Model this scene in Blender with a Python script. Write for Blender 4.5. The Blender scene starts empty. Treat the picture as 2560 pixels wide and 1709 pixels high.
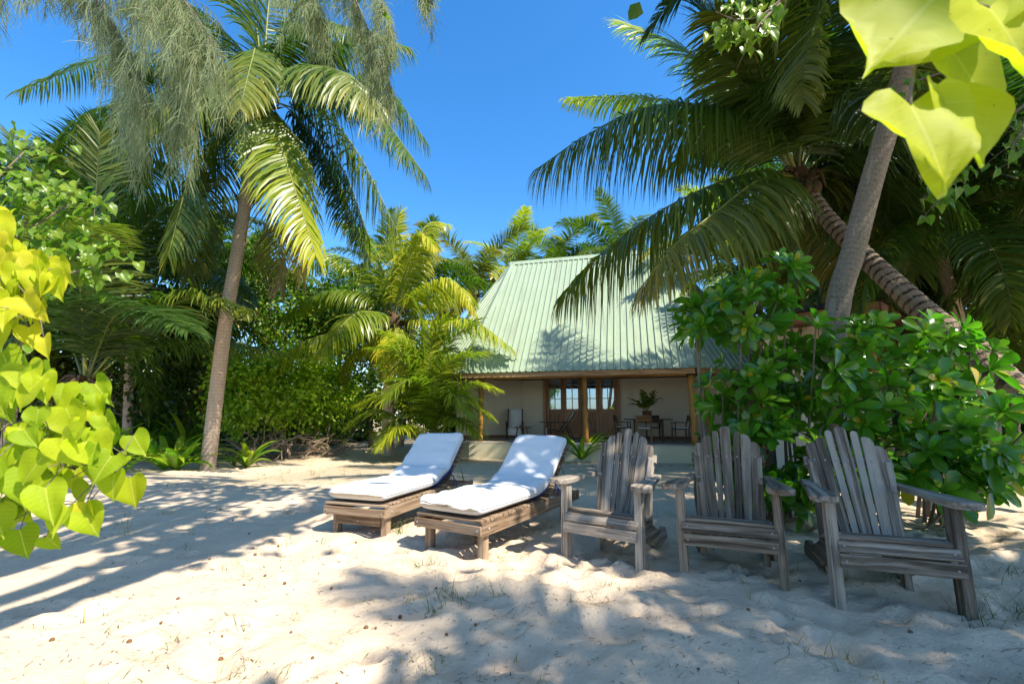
import bpy, bmesh, math, random
import numpy as np
from mathutils import Vector, Matrix
random.seed(7); RNG = np.random.default_rng(11)
sc = bpy.context.scene
COL = sc.collection
# ------------------------------------------------------------------ camera geometry
F = 1138.0; PIT = math.atan(180.5/F); H = 1.15
CP, SP = math.cos(PIT), math.sin(PIT)
def ray(u, v):
    up = (854.5-v)/F
    return np.array([(u-1280)/F, CP-up*SP, SP+up*CP])
def D(u, v, Y):                       # point seen at (u,v) of the 2560 px photograph, Y metres ahead
    r = ray(u, v); return np.array([0, 0, H]) + r*(Y/r[1])
def G(u, v, z=0.0):
    r = ray(u, v); return np.array([0, 0, H]) + r*((z-H)/r[2])
A = np.array
def nrm(v): v = np.asarray(v, float); return v/(np.linalg.norm(v, axis=-1, keepdims=True)+1e-12)
# ------------------------------------------------------------------ noise
def _h(ix, iy, s):
    n = (ix.astype(np.int64)*374761393 + iy.astype(np.int64)*668265263 + s*974634777) & 0xffffffff
    n = ((n ^ (n >> 13))*1274126177) & 0xffffffff
    return ((n ^ (n >> 16)) & 0xffff)/65535.0
def vn(x, y, s=0):
    x = np.asarray(x, float); y = np.asarray(y, float)
    ix = np.floor(x); iy = np.floor(y); fx = x-ix; fy = y-iy
    fx = fx*fx*fx*(fx*(fx*6-15)+10); fy = fy*fy*fy*(fy*(fy*6-15)+10)
    a = _h(ix, iy, s); b = _h(ix+1, iy, s); c = _h(ix, iy+1, s); d = _h(ix+1, iy+1, s)
    return (a+(b-a)*fx)*(1-fy) + (c+(d-c)*fx)*fy - .5
# ------------------------------------------------------------------ mesh builder
class MB:
    def __init__(s): s.V = []; s.F = []; s.T = []; s.L = []; s.n = 0
    def add(s, V, Fs, mi=0, tint=0.0, lv=None, smooth=True):
        V = np.asarray(V, float).reshape(-1, 3)
        if not isinstance(Fs, list): Fs = [Fs]
        for f in Fs:
            f = np.asarray(f, np.int64)
            if f.size: s.F.append((f+s.n, mi, smooth))
        s.V.append(V); s.T.append(np.broadcast_to(np.asarray(tint, float), (len(V),)))
        s.L.append(V if lv is None else np.asarray(lv, float).reshape(-1, 3)); s.n += len(V)
    def mesh(s, name, mats):
        me = bpy.data.meshes.new(name)
        V = np.concatenate(s.V); me.vertices.add(len(V)); me.vertices.foreach_set('co', V.ravel())
        li = np.concatenate([f.ravel() for f, _, _ in s.F])
        tot = np.concatenate([np.full(len(f), f.shape[1]) for f, _, _ in s.F])
        st = np.concatenate([[0], np.cumsum(tot)[:-1]])
        me.loops.add(len(li)); me.loops.foreach_set('vertex_index', li.astype(np.int32))
        me.polygons.add(len(tot)); me.polygons.foreach_set('loop_start', st.astype(np.int32))
        me.polygons.foreach_set('loop_total', tot.astype(np.int32))
        me.polygons.foreach_set('material_index', np.concatenate([np.full(len(f), m) for f, m, _ in s.F]).astype(np.int32))
        me.polygons.foreach_set('use_smooth', np.concatenate([np.full(len(f), q) for f, _, q in s.F]).astype(bool))
        for m in (mats if isinstance(mats, (list, tuple)) else [mats]): me.materials.append(m)
        a = me.attributes.new('tint', 'FLOAT', 'POINT'); a.data.foreach_set('value', np.concatenate(s.T).astype(np.float32))
        a = me.attributes.new('lv', 'FLOAT_VECTOR', 'POINT'); a.data.foreach_set('vector', np.concatenate(s.L).astype(np.float32).ravel())
        me.update(calc_edges=True); me.validate()
        return me
    def obj(s, name, mats, parent=None, loc=None):
        return link(name, s.mesh(name, mats), parent, loc)
def link(name, me, parent=None, loc=None):
    o = bpy.data.objects.new(name, me); COL.objects.link(o)
    if parent is not None: o.parent = parent
    if loc is not None: o.location = loc
    return o
def tag(o, label=None, cat=None, group=None, kind=None):
    if label: o['label'] = label
    if cat: o['category'] = cat
    if group: o['group'] = group
    if kind: o['kind'] = kind
    return o
def thing(name, label, cat, loc=(0, 0, 0), rz=0.0, group=None):
    o = bpy.data.objects.new(name, None); COL.objects.link(o)
    o.location = [float(q) for q in loc]; o.rotation_euler = (0, 0, rz); o.empty_display_size = .1
    return tag(o, label, cat, group)
# ------------------------------------------------------------------ shapes
def tube(mb, P, R, n=8, mi=0, tint=0.0, cap=True, flat=1.0):
    P = np.asarray(P, float); m = len(P); R = np.broadcast_to(np.asarray(R, float), (m,))
    T = nrm(np.gradient(P, axis=0)); ref = A([0, 0, 1.]) if abs(T[0][2]) < .9 else A([1., 0, 0])
    N = np.zeros_like(P); a = ref-T[0]*ref.dot(T[0]); N[0] = nrm(a)
    for i in range(1, m):
        a = N[i-1]-T[i]*N[i-1].dot(T[i]); N[i] = nrm(a)
    B = np.cross(T, N); th = np.linspace(0, 2*math.pi, n, endpoint=False)
    V = P[:, None] + R[:, None, None]*(np.cos(th)[None, :, None]*N[:, None]*flat + np.sin(th)[None, :, None]*B[:, None])
    ln = np.concatenate([[0], np.cumsum(np.linalg.norm(np.diff(P, axis=0), axis=1))])
    lv = np.zeros((m, n, 3)); lv[..., 0] = ln[:, None]; lv[..., 1] = np.cos(th); lv[..., 2] = np.sin(th)
    i = np.arange(m-1)[:, None]*n; j = np.arange(n)[None]; k = (j+1) % n
    Fq = np.stack([i+j, i+k, i+n+k, i+n+j], -1).reshape(-1, 4)
    fs = [Fq]
    if cap: fs += [np.arange(n)[::-1][None], (np.arange(n)+(m-1)*n)[None]]
    t = tint if np.ndim(tint) == 0 else np.repeat(np.asarray(tint), n)
    mb.add(V, fs, mi, t, lv)
def prism(mb, pts, t0, t1, M, bev=.004, mi=0, tint=None, along=0):
    """outline pts in the local XY plane, extruded from z=t0 to t1, placed by the 4x4 M"""
    bm = bmesh.new()
    a = [bm.verts.new((x, y, t0)) for x, y in pts]; b = [bm.verts.new((x, y, t1)) for x, y in pts]
    n = len(pts); bm.faces.new(a[::-1]); bm.faces.new(b)
    for i in range(n): bm.faces.new((a[i], a[(i+1) % n], b[(i+1) % n], b[i]))
    bmesh.ops.recalc_face_normals(bm, faces=bm.faces)
    if bev > 0:
        es = [e for e in bm.edges if e.calc_face_angle(0) > .5]
        bmesh.ops.bevel(bm, geom=es, offset=bev, segments=2, affect='EDGES', profile=.6)
    bm.verts.index_update()
    V = A([v.co[:] for v in bm.verts]); by = {}
    for f in bm.faces: by.setdefault(len(f.verts), []).append([v.index for v in f.verts])
    bm.free()
    Mn = A([list(r) for r in M]); W = V@Mn[:3, :3].T + Mn[:3, 3]
    off = A([random.uniform(-20, 20) for _ in range(3)])
    lv = V[:, [along, 1-along, 2]] + off
    mb.add(W, [A(f) for f in by.values()], mi, random.random() if tint is None else tint, lv, smooth=False)
def box(mb, c, s, M=None, bev=.004, mi=0, tint=None, rot=None):
    """box centred at c, size s; grain runs along its longest side"""
    M = M or Matrix.Identity(4)
    L = Matrix.Translation(Vector([float(q) for q in c]))
    if rot is not None: L = L @ rot
    ax = int(np.argmax(s)); sx, sy, sz = s
    if ax == 2:   # stand it up: local x -> z
        L = L @ Matrix(((0, 0, 1, 0), (0, 1, 0, 0), (1, 0, 0, 0), (0, 0, 0, 1))); sx, sz = sz, sx
        ax = 0
    x, y, z = sx/2, sy/2, sz/2
    prism(mb, [(-x, -y), (x, -y), (x, y), (-x, y)], -z, z, M@L, min(bev, .45*min(sx, sy, sz)), mi, tint, along=ax)
RX = lambda a: Matrix.Rotation(a, 4, 'X')
RY = lambda a: Matrix.Rotation(a, 4, 'Y')
RZ = lambda a: Matrix.Rotation(a, 4, 'Z')
TR = lambda *a: Matrix.Translation(Vector([float(q) for q in a]))
def qcurve(P0, Pm, P1, n=24):
    t = np.linspace(0, 1, n)[:, None]; C = 2*np.asarray(Pm)-.5*(np.asarray(P0)+np.asarray(P1))
    return (1-t)**2*P0 + 2*t*(1-t)*C + t*t*P1
def spline(P, n=40):
    P = np.asarray(P, float); m = len(P); Q = np.vstack([2*P[0]-P[1], P, 2*P[-1]-P[-2]])
    out = []
    for t in np.linspace(0, m-1-1e-6, n):
        i = int(t); f = t-i; a, b, c, d = Q[i:i+4]
        out.append(.5*((2*b)+(-a+c)*f+(2*a-5*b+4*c-d)*f*f+(-a+3*b-3*c+d)*f**3))
    return A(out)
# ------------------------------------------------------------------ materials
def newmat(name):
    m = bpy.data.materials.new(name); m.use_nodes = True; nt = m.node_tree; nt.nodes.clear()
    return m, nt, lambda t, **k: mk(nt, t, **k)
def mk(nt, t, **k):
    n = nt.nodes.new(t)
    for a, b in k.items():
        if a in n.inputs: n.inputs[a].default_value = b
        else: setattr(n, a, b)
    return n
def ramp(nt, stops, src, interp='LINEAR'):
    r = nt.nodes.new('ShaderNodeValToRGB'); e = r.color_ramp.elements; r.color_ramp.interpolation = interp
    while len(e) > 1: e.remove(e[0])
    e[0].position, e[0].color = stops[0][0], (*stops[0][1], 1)
    for p, c in stops[1:]:
        q = e.new(p); q.color = (*c, 1)
    nt.links.new(src, r.inputs[0]); return r.outputs[0]
def attr(nt, n): return mk(nt, 'ShaderNodeAttribute', attribute_name=n)
def mth(nt, op, a, b=None, c=None):
    n = mk(nt, 'ShaderNodeMath', operation=op)
    for i, q in enumerate((a, b, c)):
        if q is None: continue
        if isinstance(q, (int, float)): n.inputs[i].default_value = q
        else: nt.links.new(q, n.inputs[i])
    return n.outputs[0]
def noise(nt, vec, scale, detail=3, rough=.55):
    n = mk(nt, 'ShaderNodeTexNoise', Scale=scale, Detail=detail, Roughness=rough)
    if vec is not None: nt.links.new(vec, n.inputs['Vector'])
    return n.outputs[0]
def vmap(nt, vec, s):
    n = mk(nt, 'ShaderNodeMapping'); n.inputs['Scale'].default_value = s; nt.links.new(vec, n.inputs[0]); return n.outputs[0]
def bump(nt, h, dist=.01, st=1.0):
    b = mk(nt, 'ShaderNodeBump', Distance=dist, Strength=st); nt.links.new(h, b.inputs['Height']); return b.outputs[0]
def mixc(nt, f, a, b, mode='MIX'):
    n = mk(nt, 'ShaderNodeMix', data_type='RGBA', blend_type=mode)
    for i, q in ((0, f), (6, a), (7, b)):
        if isinstance(q, (int, float)): n.inputs[i].default_value = q
        elif isinstance(q, tuple): n.inputs[i].default_value = (*q, 1)
        else: nt.links.new(q, n.inputs[i])
    return n.outputs[2]
def finish(nt, col, rough=.6, nor=None, spec=.5, **k):
    b = mk(nt, 'ShaderNodeBsdfPrincipled'); o = mk(nt, 'ShaderNodeOutputMaterial')
    if isinstance(col, tuple): b.inputs['Base Color'].default_value = (*col, 1)
    else: nt.links.new(col, b.inputs['Base Color'])
    if isinstance(rough, (int, float)): b.inputs['Roughness'].default_value = rough
    else: nt.links.new(rough, b.inputs['Roughness'])
    b.inputs['Specular IOR Level'].default_value = spec
    for a, q in k.items(): b.inputs[a].default_value = q
    if nor is not None: nt.links.new(nor, b.inputs['Normal'])
    nt.links.new(b.outputs[0], o.inputs[0]); return b
def leafmat(name, stops, rough=.38, trans=.45, tcol=1.25, spec=.5, veins=False, rnd=.35):
    """leaf: colour by per-leaf tint and per-object variation, gloss on top, light coming through"""
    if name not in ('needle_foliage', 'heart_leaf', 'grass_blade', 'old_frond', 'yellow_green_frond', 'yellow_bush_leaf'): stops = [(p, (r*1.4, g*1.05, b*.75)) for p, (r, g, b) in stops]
    m, nt, N = newmat(name)
    t = attr(nt, 'tint').outputs['Fac']; oi = mk(nt, 'ShaderNodeObjectInfo').outputs['Random']
    f = mth(nt, 'ADD', t, mth(nt, 'MULTIPLY', mth(nt, 'SUBTRACT', oi, .5), rnd))
    c = ramp(nt, stops, f)
    nor = None
    if veins:
        lv = attr(nt, 'lv').outputs['Vector']; sp = mk(nt, 'ShaderNodeSeparateXYZ'); nt.links.new(lv, sp.inputs[0])
        ax = mth(nt, 'ABSOLUTE', sp.outputs[0])
        mid = mth(nt, 'LESS_THAN', ax, .014)
        w = mth(nt, 'FRACT', mth(nt, 'MULTIPLY', mth(nt, 'SUBTRACT', sp.outputs[1], mth(nt, 'MULTIPLY', ax, .5)), 7.0))
        v2 = mth(nt, 'LESS_THAN', w, .09)
        vv = mth(nt, 'MAXIMUM', mth(nt, 'MULTIPLY', mid, .6), mth(nt, 'MULTIPLY', v2, .24))
        c = mixc(nt, vv, c, (.72, .70, .16))
        nz = noise(nt, vmap(nt, lv, (9, 9, 9)), 1.0, 3)
        c = mixc(nt, mth(nt, 'MULTIPLY', nz, .18), c, tuple(.75*q for q in stops[0][1]))
        sp_ = noise(nt, vmap(nt, lv, (13, 13, 13)), 1.0, 1)
        c = mixc(nt, mth(nt, 'MULTIPLY', mth(nt, 'GREATER_THAN', sp_, .72), .6), c, (.16, .08, .015))
        nor = bump(nt, mth(nt, 'ADD', mth(nt, 'MULTIPLY', w, .4), mth(nt, 'MULTIPLY', nz, .8)), .001, .25)
    b = mk(nt, 'ShaderNodeBsdfPrincipled', Roughness=rough); b.inputs['Specular IOR Level'].default_value = spec
    nt.links.new(c, b.inputs['Base Color'])
    tr = mk(nt, 'ShaderNodeBsdfTranslucent')
    tc = mixc(nt, 1.0, c, (min(1, tcol*1.25), tcol, tcol*.45), 'MULTIPLY'); nt.links.new(tc, tr.inputs[0])
    if nor is not None: nt.links.new(nor, b.inputs['Normal'])
    mx = mk(nt, 'ShaderNodeMixShader'); mx.inputs[0].default_value = trans
    nt.links.new(b.outputs[0], mx.inputs[1]); nt.links.new(tr.outputs[0], mx.inputs[2])
    o = mk(nt, 'ShaderNodeOutputMaterial'); nt.links.new(mx.outputs[0], o.inputs[0]); return m
def woodmat(name, dark, mid, light, rough=.75, scale=(1.1, 30, 30), b=.003):
    m, nt, N = newmat(name); lv = attr(nt, 'lv').outputs['Vector']
    warp = noise(nt, vmap(nt, lv, (2, 7, 7)), 1, 2)
    lvw = mk(nt, 'ShaderNodeVectorMath', operation='MULTIPLY_ADD'); nt.links.new(warp, lvw.inputs[0])
    lvw.inputs[1].default_value = (0, .05, .05); nt.links.new(lv, lvw.inputs[2])
    g = noise(nt, vmap(nt, lvw.outputs[0], scale), 1.0, 5, .65)
    big = noise(nt, vmap(nt, lv, (2.2, 9, 9)), 1.0, 3)
    t = attr(nt, 'tint').outputs['Fac']
    oi = mk(nt, 'ShaderNodeObjectInfo').outputs['Random']
    f = mth(nt, 'ADD', mth(nt, 'ADD', g, mth(nt, 'MULTIPLY', mth(nt, 'SUBTRACT', t, .5), .16)), mth(nt, 'MULTIPLY', mth(nt, 'SUBTRACT', oi, .5), .14))
    c = ramp(nt, [(.33, dark), (.47, mid), (.64, light)], f)
    c = mixc(nt, mth(nt, 'MULTIPLY', big, .5), c, tuple(.55*q for q in mid))
    cr = noise(nt, vmap(nt, lv, (1.0, 75, 75)), 1.0, 2)
    crk = mth(nt, 'LESS_THAN', cr, .33)
    c = mixc(nt, mth(nt, 'MULTIPLY', crk, .75), c, tuple(.35*q for q in dark))
    finish(nt, c, rough, bump(nt, mth(nt, 'SUBTRACT', g, crk), b, .8), .25); return m
def plain(name, c1, c2, rough=.6, sc_=8, spec=.4, bmp=.0, bs=60):
    m, nt, N = newmat(name); tc = mk(nt, 'ShaderNodeTexCoord').outputs['Object']
    c = mixc(nt, noise(nt, tc, sc_, 4), c1, c2)
    finish(nt, c, rough, bump(nt, noise(nt, tc, bs, 3), bmp) if bmp else None, spec); return m
def barkmat(name, c1, c2, ring, sc_=9.0, bd=.02, rw=.13, rs=.8):
    m, nt, N = newmat(name); lv = attr(nt, 'lv').outputs['Vector']
    nz = noise(nt, vmap(nt, lv, (3, 2.5, 2.5)), 1, 3); sx = mk(nt, 'ShaderNodeSeparateXYZ'); nt.links.new(lv, sx.inputs[0])
    w = mth(nt, 'FRACT', mth(nt, 'ADD', mth(nt, 'MULTIPLY', sx.outputs[0], sc_), mth(nt, 'MULTIPLY', nz, .55)))
    fine = noise(nt, vmap(nt, lv, (30, 5, 5)), 1, 4)
    pat = noise(nt, vmap(nt, lv, (1.6, 1.6, 1.6)), 1, 4)
    c = mixc(nt, fine, c1, c2)
    c = mixc(nt, mth(nt, 'MULTIPLY', mth(nt, 'LESS_THAN', w, rw), mth(nt, 'MULTIPLY', pat, rs)), c, ring)
    c = mixc(nt, mth(nt, 'MULTIPLY', mth(nt, 'GREATER_THAN', pat, .6), .45), c, (.33, .33, .26))
    spk = noise(nt, vmap(nt, lv, (26, 9, 9)), 1, 2)
    c = mixc(nt, mth(nt, 'MULTIPLY', mth(nt, 'GREATER_THAN', spk, .63), .6), c, tuple(.4*q for q in ring))
    finish(nt, c, .85, bump(nt, mth(nt, 'ADD', w, fine), bd), .2); return m
M = {}
# sand
m, nt, N = newmat('sand'); tc = mk(nt, 'ShaderNodeTexCoord').outputs['Object']
t = attr(nt, 'tint').outputs['Fac']
n1 = noise(nt, tc, 3.0, 5); n2 = noise(nt, tc, 260, 2); n3 = noise(nt, tc, 38, 4, .7); n4 = noise(nt, tc, 11, 4, .65)
c = mixc(nt, n1, (.68, .515, .345), (.76, .595, .42))
c = mixc(nt, mth(nt, 'MULTIPLY', n2, .35), c, (.42, .37, .31))
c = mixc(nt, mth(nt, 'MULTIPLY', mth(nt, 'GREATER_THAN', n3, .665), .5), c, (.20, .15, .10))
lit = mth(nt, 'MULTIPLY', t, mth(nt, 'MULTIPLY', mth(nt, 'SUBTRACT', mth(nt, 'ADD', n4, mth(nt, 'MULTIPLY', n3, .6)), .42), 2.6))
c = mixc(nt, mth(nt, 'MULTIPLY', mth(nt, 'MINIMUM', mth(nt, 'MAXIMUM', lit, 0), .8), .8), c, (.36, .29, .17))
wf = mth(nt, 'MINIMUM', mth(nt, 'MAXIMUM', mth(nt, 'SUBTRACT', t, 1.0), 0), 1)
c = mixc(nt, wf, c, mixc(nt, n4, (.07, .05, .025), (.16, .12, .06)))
hh = mth(nt, 'ADD', mth(nt, 'ADD', mth(nt, 'MULTIPLY', n3, 1.0), mth(nt, 'MULTIPLY', n4, 1.6)), mth(nt, 'MULTIPLY', n2, .35))
finish(nt, c, .95, bump(nt, hh, .02, .75), .15); M['sand'] = m
M['sea'] = plain('sea', (.01, .09, .12), (.02, .16, .18), .08, .05, .6, .3, .4)
G1 = [(0, (.030, .075, .014)), (.35, (.065, .14, .020)), (.7, (.16, .22, .028)), (1, (.36, .29, .035))]
M['frond'] = leafmat('coconut_frond', G1, .40, .35, 1.6, .4)
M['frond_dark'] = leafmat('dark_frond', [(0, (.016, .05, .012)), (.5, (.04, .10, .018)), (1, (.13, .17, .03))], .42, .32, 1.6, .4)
M['frond_yellow'] = leafmat('yellow_green_frond', [(0, (.17, .23, .018)), (.35, (.36, .38, .022)), (.7, (.58, .46, .03)), (1, (.62, .38, .035))], .33, .42, 1.5, .5)
M['frond_old'] = leafmat('old_frond', [(0, (.06, .11, .018)), (.45, (.19, .19, .028)), (.75, (.38, .26, .045)), (1, (.34, .24, .13))], .4, .35, 1.4, .4)
M['rachis'] = plain('frond_stalk', (.16, .20, .03), (.26, .24, .05), .45, 5)
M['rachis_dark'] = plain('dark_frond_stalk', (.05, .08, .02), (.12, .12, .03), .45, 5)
M['trunk'] = barkmat('palm_bark', (.44, .32, .24), (.62, .49, .39), (.17, .11, .07), 12.0)
M['trunk_grey'] = barkmat('grey_palm_bark', (.17, .14, .105), (.28, .24, .19), (.08, .062, .045), 13.0, .015)
M['trunk_ring'] = barkmat('ringed_palm_bark', (.22, .15, .10), (.36, .27, .185), (.035, .025, .018), 7.0, .06, .32, 1.7)
M['fibre'] = plain('leaf_base_fibre', (.06, .038, .02), (.13, .085, .045), .9, 12, .2, .02, 40)
M['twig'] = plain('twig_bark', (.13, .10, .07), (.24, .19, .14), .85, 20, .2)
M['deadtwig'] = plain('dead_twig', (.22, .15, .10), (.36, .27, .2), .85, 14, .2)
M['heart'] = leafmat('heart_leaf', [(0, (.22, .34, .012)), (.4, (.40, .48, .014)), (.8, (.60, .58, .022)), (1, (.68, .55, .035))], .55, .55, 1.35, .22, veins=True, rnd=.1)
M['heart_green'] = leafmat('green_heart_leaf', [(0, (.05, .14, .016)), (.5, (.12, .25, .024)), (1, (.28, .38, .035))], .36, .42, 1.6, .5, rnd=.15)
M['scaevola'] = leafmat('glossy_shrub_leaf', [(0, (.03, .11, .012)), (.5, (.07, .21, .018)), (.85, (.16, .33, .03)), (1, (.36, .33, .03))], .2, .4, 1.9, .6, rnd=.05)
M['bush'] = leafmat('bush_leaf', [(0, (.04, .12, .016)), (.5, (.11, .23, .024)), (1, (.28, .34, .035))], .38, .4, 1.6, .5, rnd=.2)
M['bush_yellow'] = leafmat('yellow_bush_leaf', [(0, (.17, .29, .02)), (.5, (.36, .48, .03)), (1, (.60, .60, .05))], .38, .45, 1.6, .5, rnd=.2)
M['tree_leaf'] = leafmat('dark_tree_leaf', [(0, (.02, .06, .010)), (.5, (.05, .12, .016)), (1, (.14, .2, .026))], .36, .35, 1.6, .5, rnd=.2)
M['strap'] = leafmat('strap_leaf', [(0, (.06, .18, .018)), (.5, (.14, .31, .026)), (1, (.36, .44, .04))], .32, .38, 1.6, .5, rnd=.15)
M['needle'] = leafmat('needle_foliage', [(0, (.19, .24, .12)), (.5, (.33, .38, .20)), (1, (.47, .47, .28))], .5, .4, 1.15, .4, rnd=.2)
M['grass'] = leafmat('grass_blade', [(0, (.06, .12, .02)), (.5, (.15, .19, .04)), (1, (.44, .31, .12))], .5, .35, 1.3, .3, rnd=0)
M['litter'] = plain('dry_litter', (.10, .07, .045), (.22, .15, .09), .9, 6)
M['cone'] = plain('cone_brown', (.10, .05, .025), (.22, .11, .05), .8, 90)
M['deck_wood'] = woodmat('brown_lounger_wood', (.10, .06, .035), (.27, .18, .11), (.42, .31, .21))
M['grey_wood'] = woodmat('weathered_grey_wood', (.06, .042, .028), (.21, .16, .115), (.45, .375, .295), b=.004)
M['silver_wood'] = woodmat('silvered_grey_wood', (.08, .058, .04), (.255, .205, .155), (.50, .43, .35), b=.004)
M['brown_grey_wood'] = woodmat('brownish_grey_wood', (.055, .036, .023), (.195, .138, .09), (.41, .325, .24), scale=(.9, 24, 24), b=.004)
M['pole'] = woodmat('varnished_pole', (.16, .07, .015), (.34, .16, .035), (.46, .25, .07), .45, (1.2, 10, 10))
M['door_wood'] = woodmat('door_timber', (.17, .075, .033), (.38, .185, .085), (.52, .28, .14), .4, (1.5, 30, 30))
M['dark_wood'] = woodmat('dark_furniture_wood', (.02, .010, .006), (.055, .026, .014), (.10, .05, .025), .4, (1.5, 30, 30))
M['teak'] = woodmat('teak_furniture_wood', (.10, .045, .015), (.22, .11, .04), (.3, .17, .07), .45, (1.5, 30, 30))
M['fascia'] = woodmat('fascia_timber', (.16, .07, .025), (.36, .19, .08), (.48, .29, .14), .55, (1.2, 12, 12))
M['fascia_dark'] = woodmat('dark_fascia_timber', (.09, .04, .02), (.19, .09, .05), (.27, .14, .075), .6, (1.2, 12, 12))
M['wall'] = plain('cream_render', (.66, .575, .45), (.72, .63, .50), .9, 3, .2, .003, 60)
M['slab'] = plain('concrete_plinth', (.42, .38, .24), (.52, .47, .33), .9, 2, .2, .004, 40)
M['floor'] = plain('veranda_floor', (.30, .26, .21), (.40, .35, .29), .6, 3)
M['red'] = plain('red_skirting', (.20, .07, .04), (.26, .1, .06), .6, 3)
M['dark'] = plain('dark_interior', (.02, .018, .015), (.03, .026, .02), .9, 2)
M['curtain'] = plain('white_curtain', (.62, .64, .66), (.75, .76, .78), .9, 6)
M['canvas'] = plain('white_canvas', (.66, .66, .66), (.76, .76, .75), .9, 30)
M['terracotta'] = plain('glazed_pot', (.10, .025, .018), (.16, .05, .03), .3, 6)
M['black'] = plain('black_pot', (.012, .012, .012), (.02, .02, .02), .5, 6)
M['steel'] = plain('galvanised_screw', (.25, .23, .2), (.4, .38, .35), .45, 90)
M['blue'] = plain('navy_fabric', (.012, .03, .16), (.02, .05, .24), .8, 20)
M['log'] = plain('charred_log', (.03, .022, .016), (.08, .06, .045), .95, 9, .1, .03, 18)
# cushion fabric
m, nt, N = newmat('white_cushion_fabric'); tc = mk(nt, 'ShaderNodeTexCoord').outputs['Object']
w1 = noise(nt, vmap(nt, tc, (9, 2.5, 9)), 1, 3); w2 = noise(nt, tc, 420, 1)
c = mixc(nt, noise(nt, tc, 2.2, 3), (.68, .67, .65), (.74, .735, .72))
finish(nt, c, .9, bump(nt, mth(nt, 'ADD', w1, mth(nt, 'MULTIPLY', w2, .05)), .012, .5), .2); M['cushion'] = m
# painted roof sheet
m, nt, N = newmat('pale_green_roof_sheet'); tc = mk(nt, 'ShaderNodeTexCoord').outputs['Object']
st = noise(nt, vmap(nt, tc, (7, .9, .9)), 1, 4); pt = noise(nt, tc, 1.1, 5, .65); fl = noise(nt, vmap(nt, tc, (24, 5, 5)), 1, 2)
c = mixc(nt, st, (.255, .325, .215), (.335, .405, .28))
c = mixc(nt, mth(nt, 'MULTIPLY', mth(nt, 'GREATER_THAN', fl, .66), .35), c, (.46, .53, .42))
c = mixc(nt, mth(nt, 'MULTIPLY', mth(nt, 'SUBTRACT', pt, .42), .9), c, (.23, .27, .19))
rs_ = noise(nt, vmap(nt, tc, (5, .35, .35)), 1, 3)
c = mixc(nt, mth(nt, 'MULTIPLY', mth(nt, 'GREATER_THAN', rs_, .60), .22), c, (.18, .15, .10))
finish(nt, c, .48, bump(nt, pt, .01, .3), .4); M['roof'] = m
# pane glass: seen through a little, blue of reflected sky put into the gloss tint
m, nt, N = newmat('window_glass')
g1 = mk(nt, 'ShaderNodeBsdfGlossy', Roughness=.01); g1.inputs[0].default_value = (.52, .72, 1, 1)
g2 = mk(nt, 'ShaderNodeBsdfTransparent'); g2.inputs[0].default_value = (.75, .8, .8, 1)
mx = mk(nt, 'ShaderNodeMixShader'); mx.inputs[0].default_value = .44
o = mk(nt, 'ShaderNodeOutputMaterial'); nt.links.new(g2.outputs[0], mx.inputs[1]); nt.links.new(g1.outputs[0], mx.inputs[2]); nt.links.new(mx.outputs[0], o.inputs[0]); M['glass'] = m

# ------------------------------------------------------------------ the sand, one sheet to the horizon
def axis(lo, hi, st, far, g):
    a = list(np.arange(lo, hi+1e-6, st)); s = st; b = hi; c = lo; up = []; dn = []
    while b < far: s *= g; b += s; up.append(b)
    s = st
    while c > -far: s *= g; c -= s; dn.append(c)
    return A(dn[::-1]+a+up)
gx = axis(-5.5, 5.5, .034, 500, 1.07); gy = axis(.9, 7.0, .034, 500, 1.06)
XX, YY = np.meshgrid(gx, gy)
def ss(a, b, x): t = np.clip((x-a)/(b-a), 0, 1); return t*t*(3-2*t)
def base_h(x, y):
    return -.27*ss(6.5, 14.5, y) - 1.6*ss(-5, -16, y) - 1.5*ss(-16, -60, y)
near = ss(9.5, 6.5, YY)*ss(-9, -6, XX)*ss(9, 7, XX)*ss(-3, 0, YY)
rough_mask = .35+.65*ss(-2.6, -.4, XX+.25*(YY-3))
ZZ = base_h(XX, YY) + .10*vn(XX/3.1, YY/3.1, 1)*ss(12, 8, YY) + near*rough_mask*(.055*vn(XX/.62+5, YY/.62, 2) + .058*vn(XX/.27, YY/.27+9, 3) + .026*vn(XX/.13, YY/.13, 4) + .012*vn(XX/.07, YY/.07, 5))
ZZ += .05*vn(XX/1.3, YY/1.3, 6)*ss(20, 12, YY)*(1-near)
for _ in range(520):   # footprints
    px_, py_ = random.uniform(-5, 4.8), random.uniform(1.2, 8)
    if px_ < -1.6 and random.random() < .6: continue
    r = random.uniform(.05, .12); dp = random.uniform(.016, .048); an = random.uniform(0, 3.14); ca, sa = math.cos(an), math.sin(an)
    i0, i1 = np.searchsorted(gy, [py_-.5, py_+.5]); j0, j1 = np.searchsorted(gx, [px_-.5, px_+.5])
    dx = XX[i0:i1, j0:j1]-px_; dy = YY[i0:i1, j0:j1]-py_
    q = np.sqrt(((dx*ca+dy*sa)/(1.6*r))**2+((-dx*sa+dy*ca)/r)**2)
    ZZ[i0:i1, j0:j1] += -dp*np.exp(-q**3) + .55*dp*np.exp(-((q-1.25)/.35)**2)
def gz(x, y):
    j = int(np.clip(np.searchsorted(gx, x)-1, 0, len(gx)-2)); i = int(np.clip(np.searchsorted(gy, y)-1, 0, len(gy)-2))
    fx = (x-gx[j])/(gx[j+1]-gx[j]); fy = (y-gy[i])/(gy[i+1]-gy[i])
    return float((ZZ[i, j]*(1-fx)+ZZ[i, j+1]*fx)*(1-fy)+(ZZ[i+1, j]*(1-fx)+ZZ[i+1, j+1]*fx)*fy)
mb = MB(); ny, nx = XX.shape
ii = np.arange(ny-1)[:, None]*nx; jj = np.arange(nx-1)[None]
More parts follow.
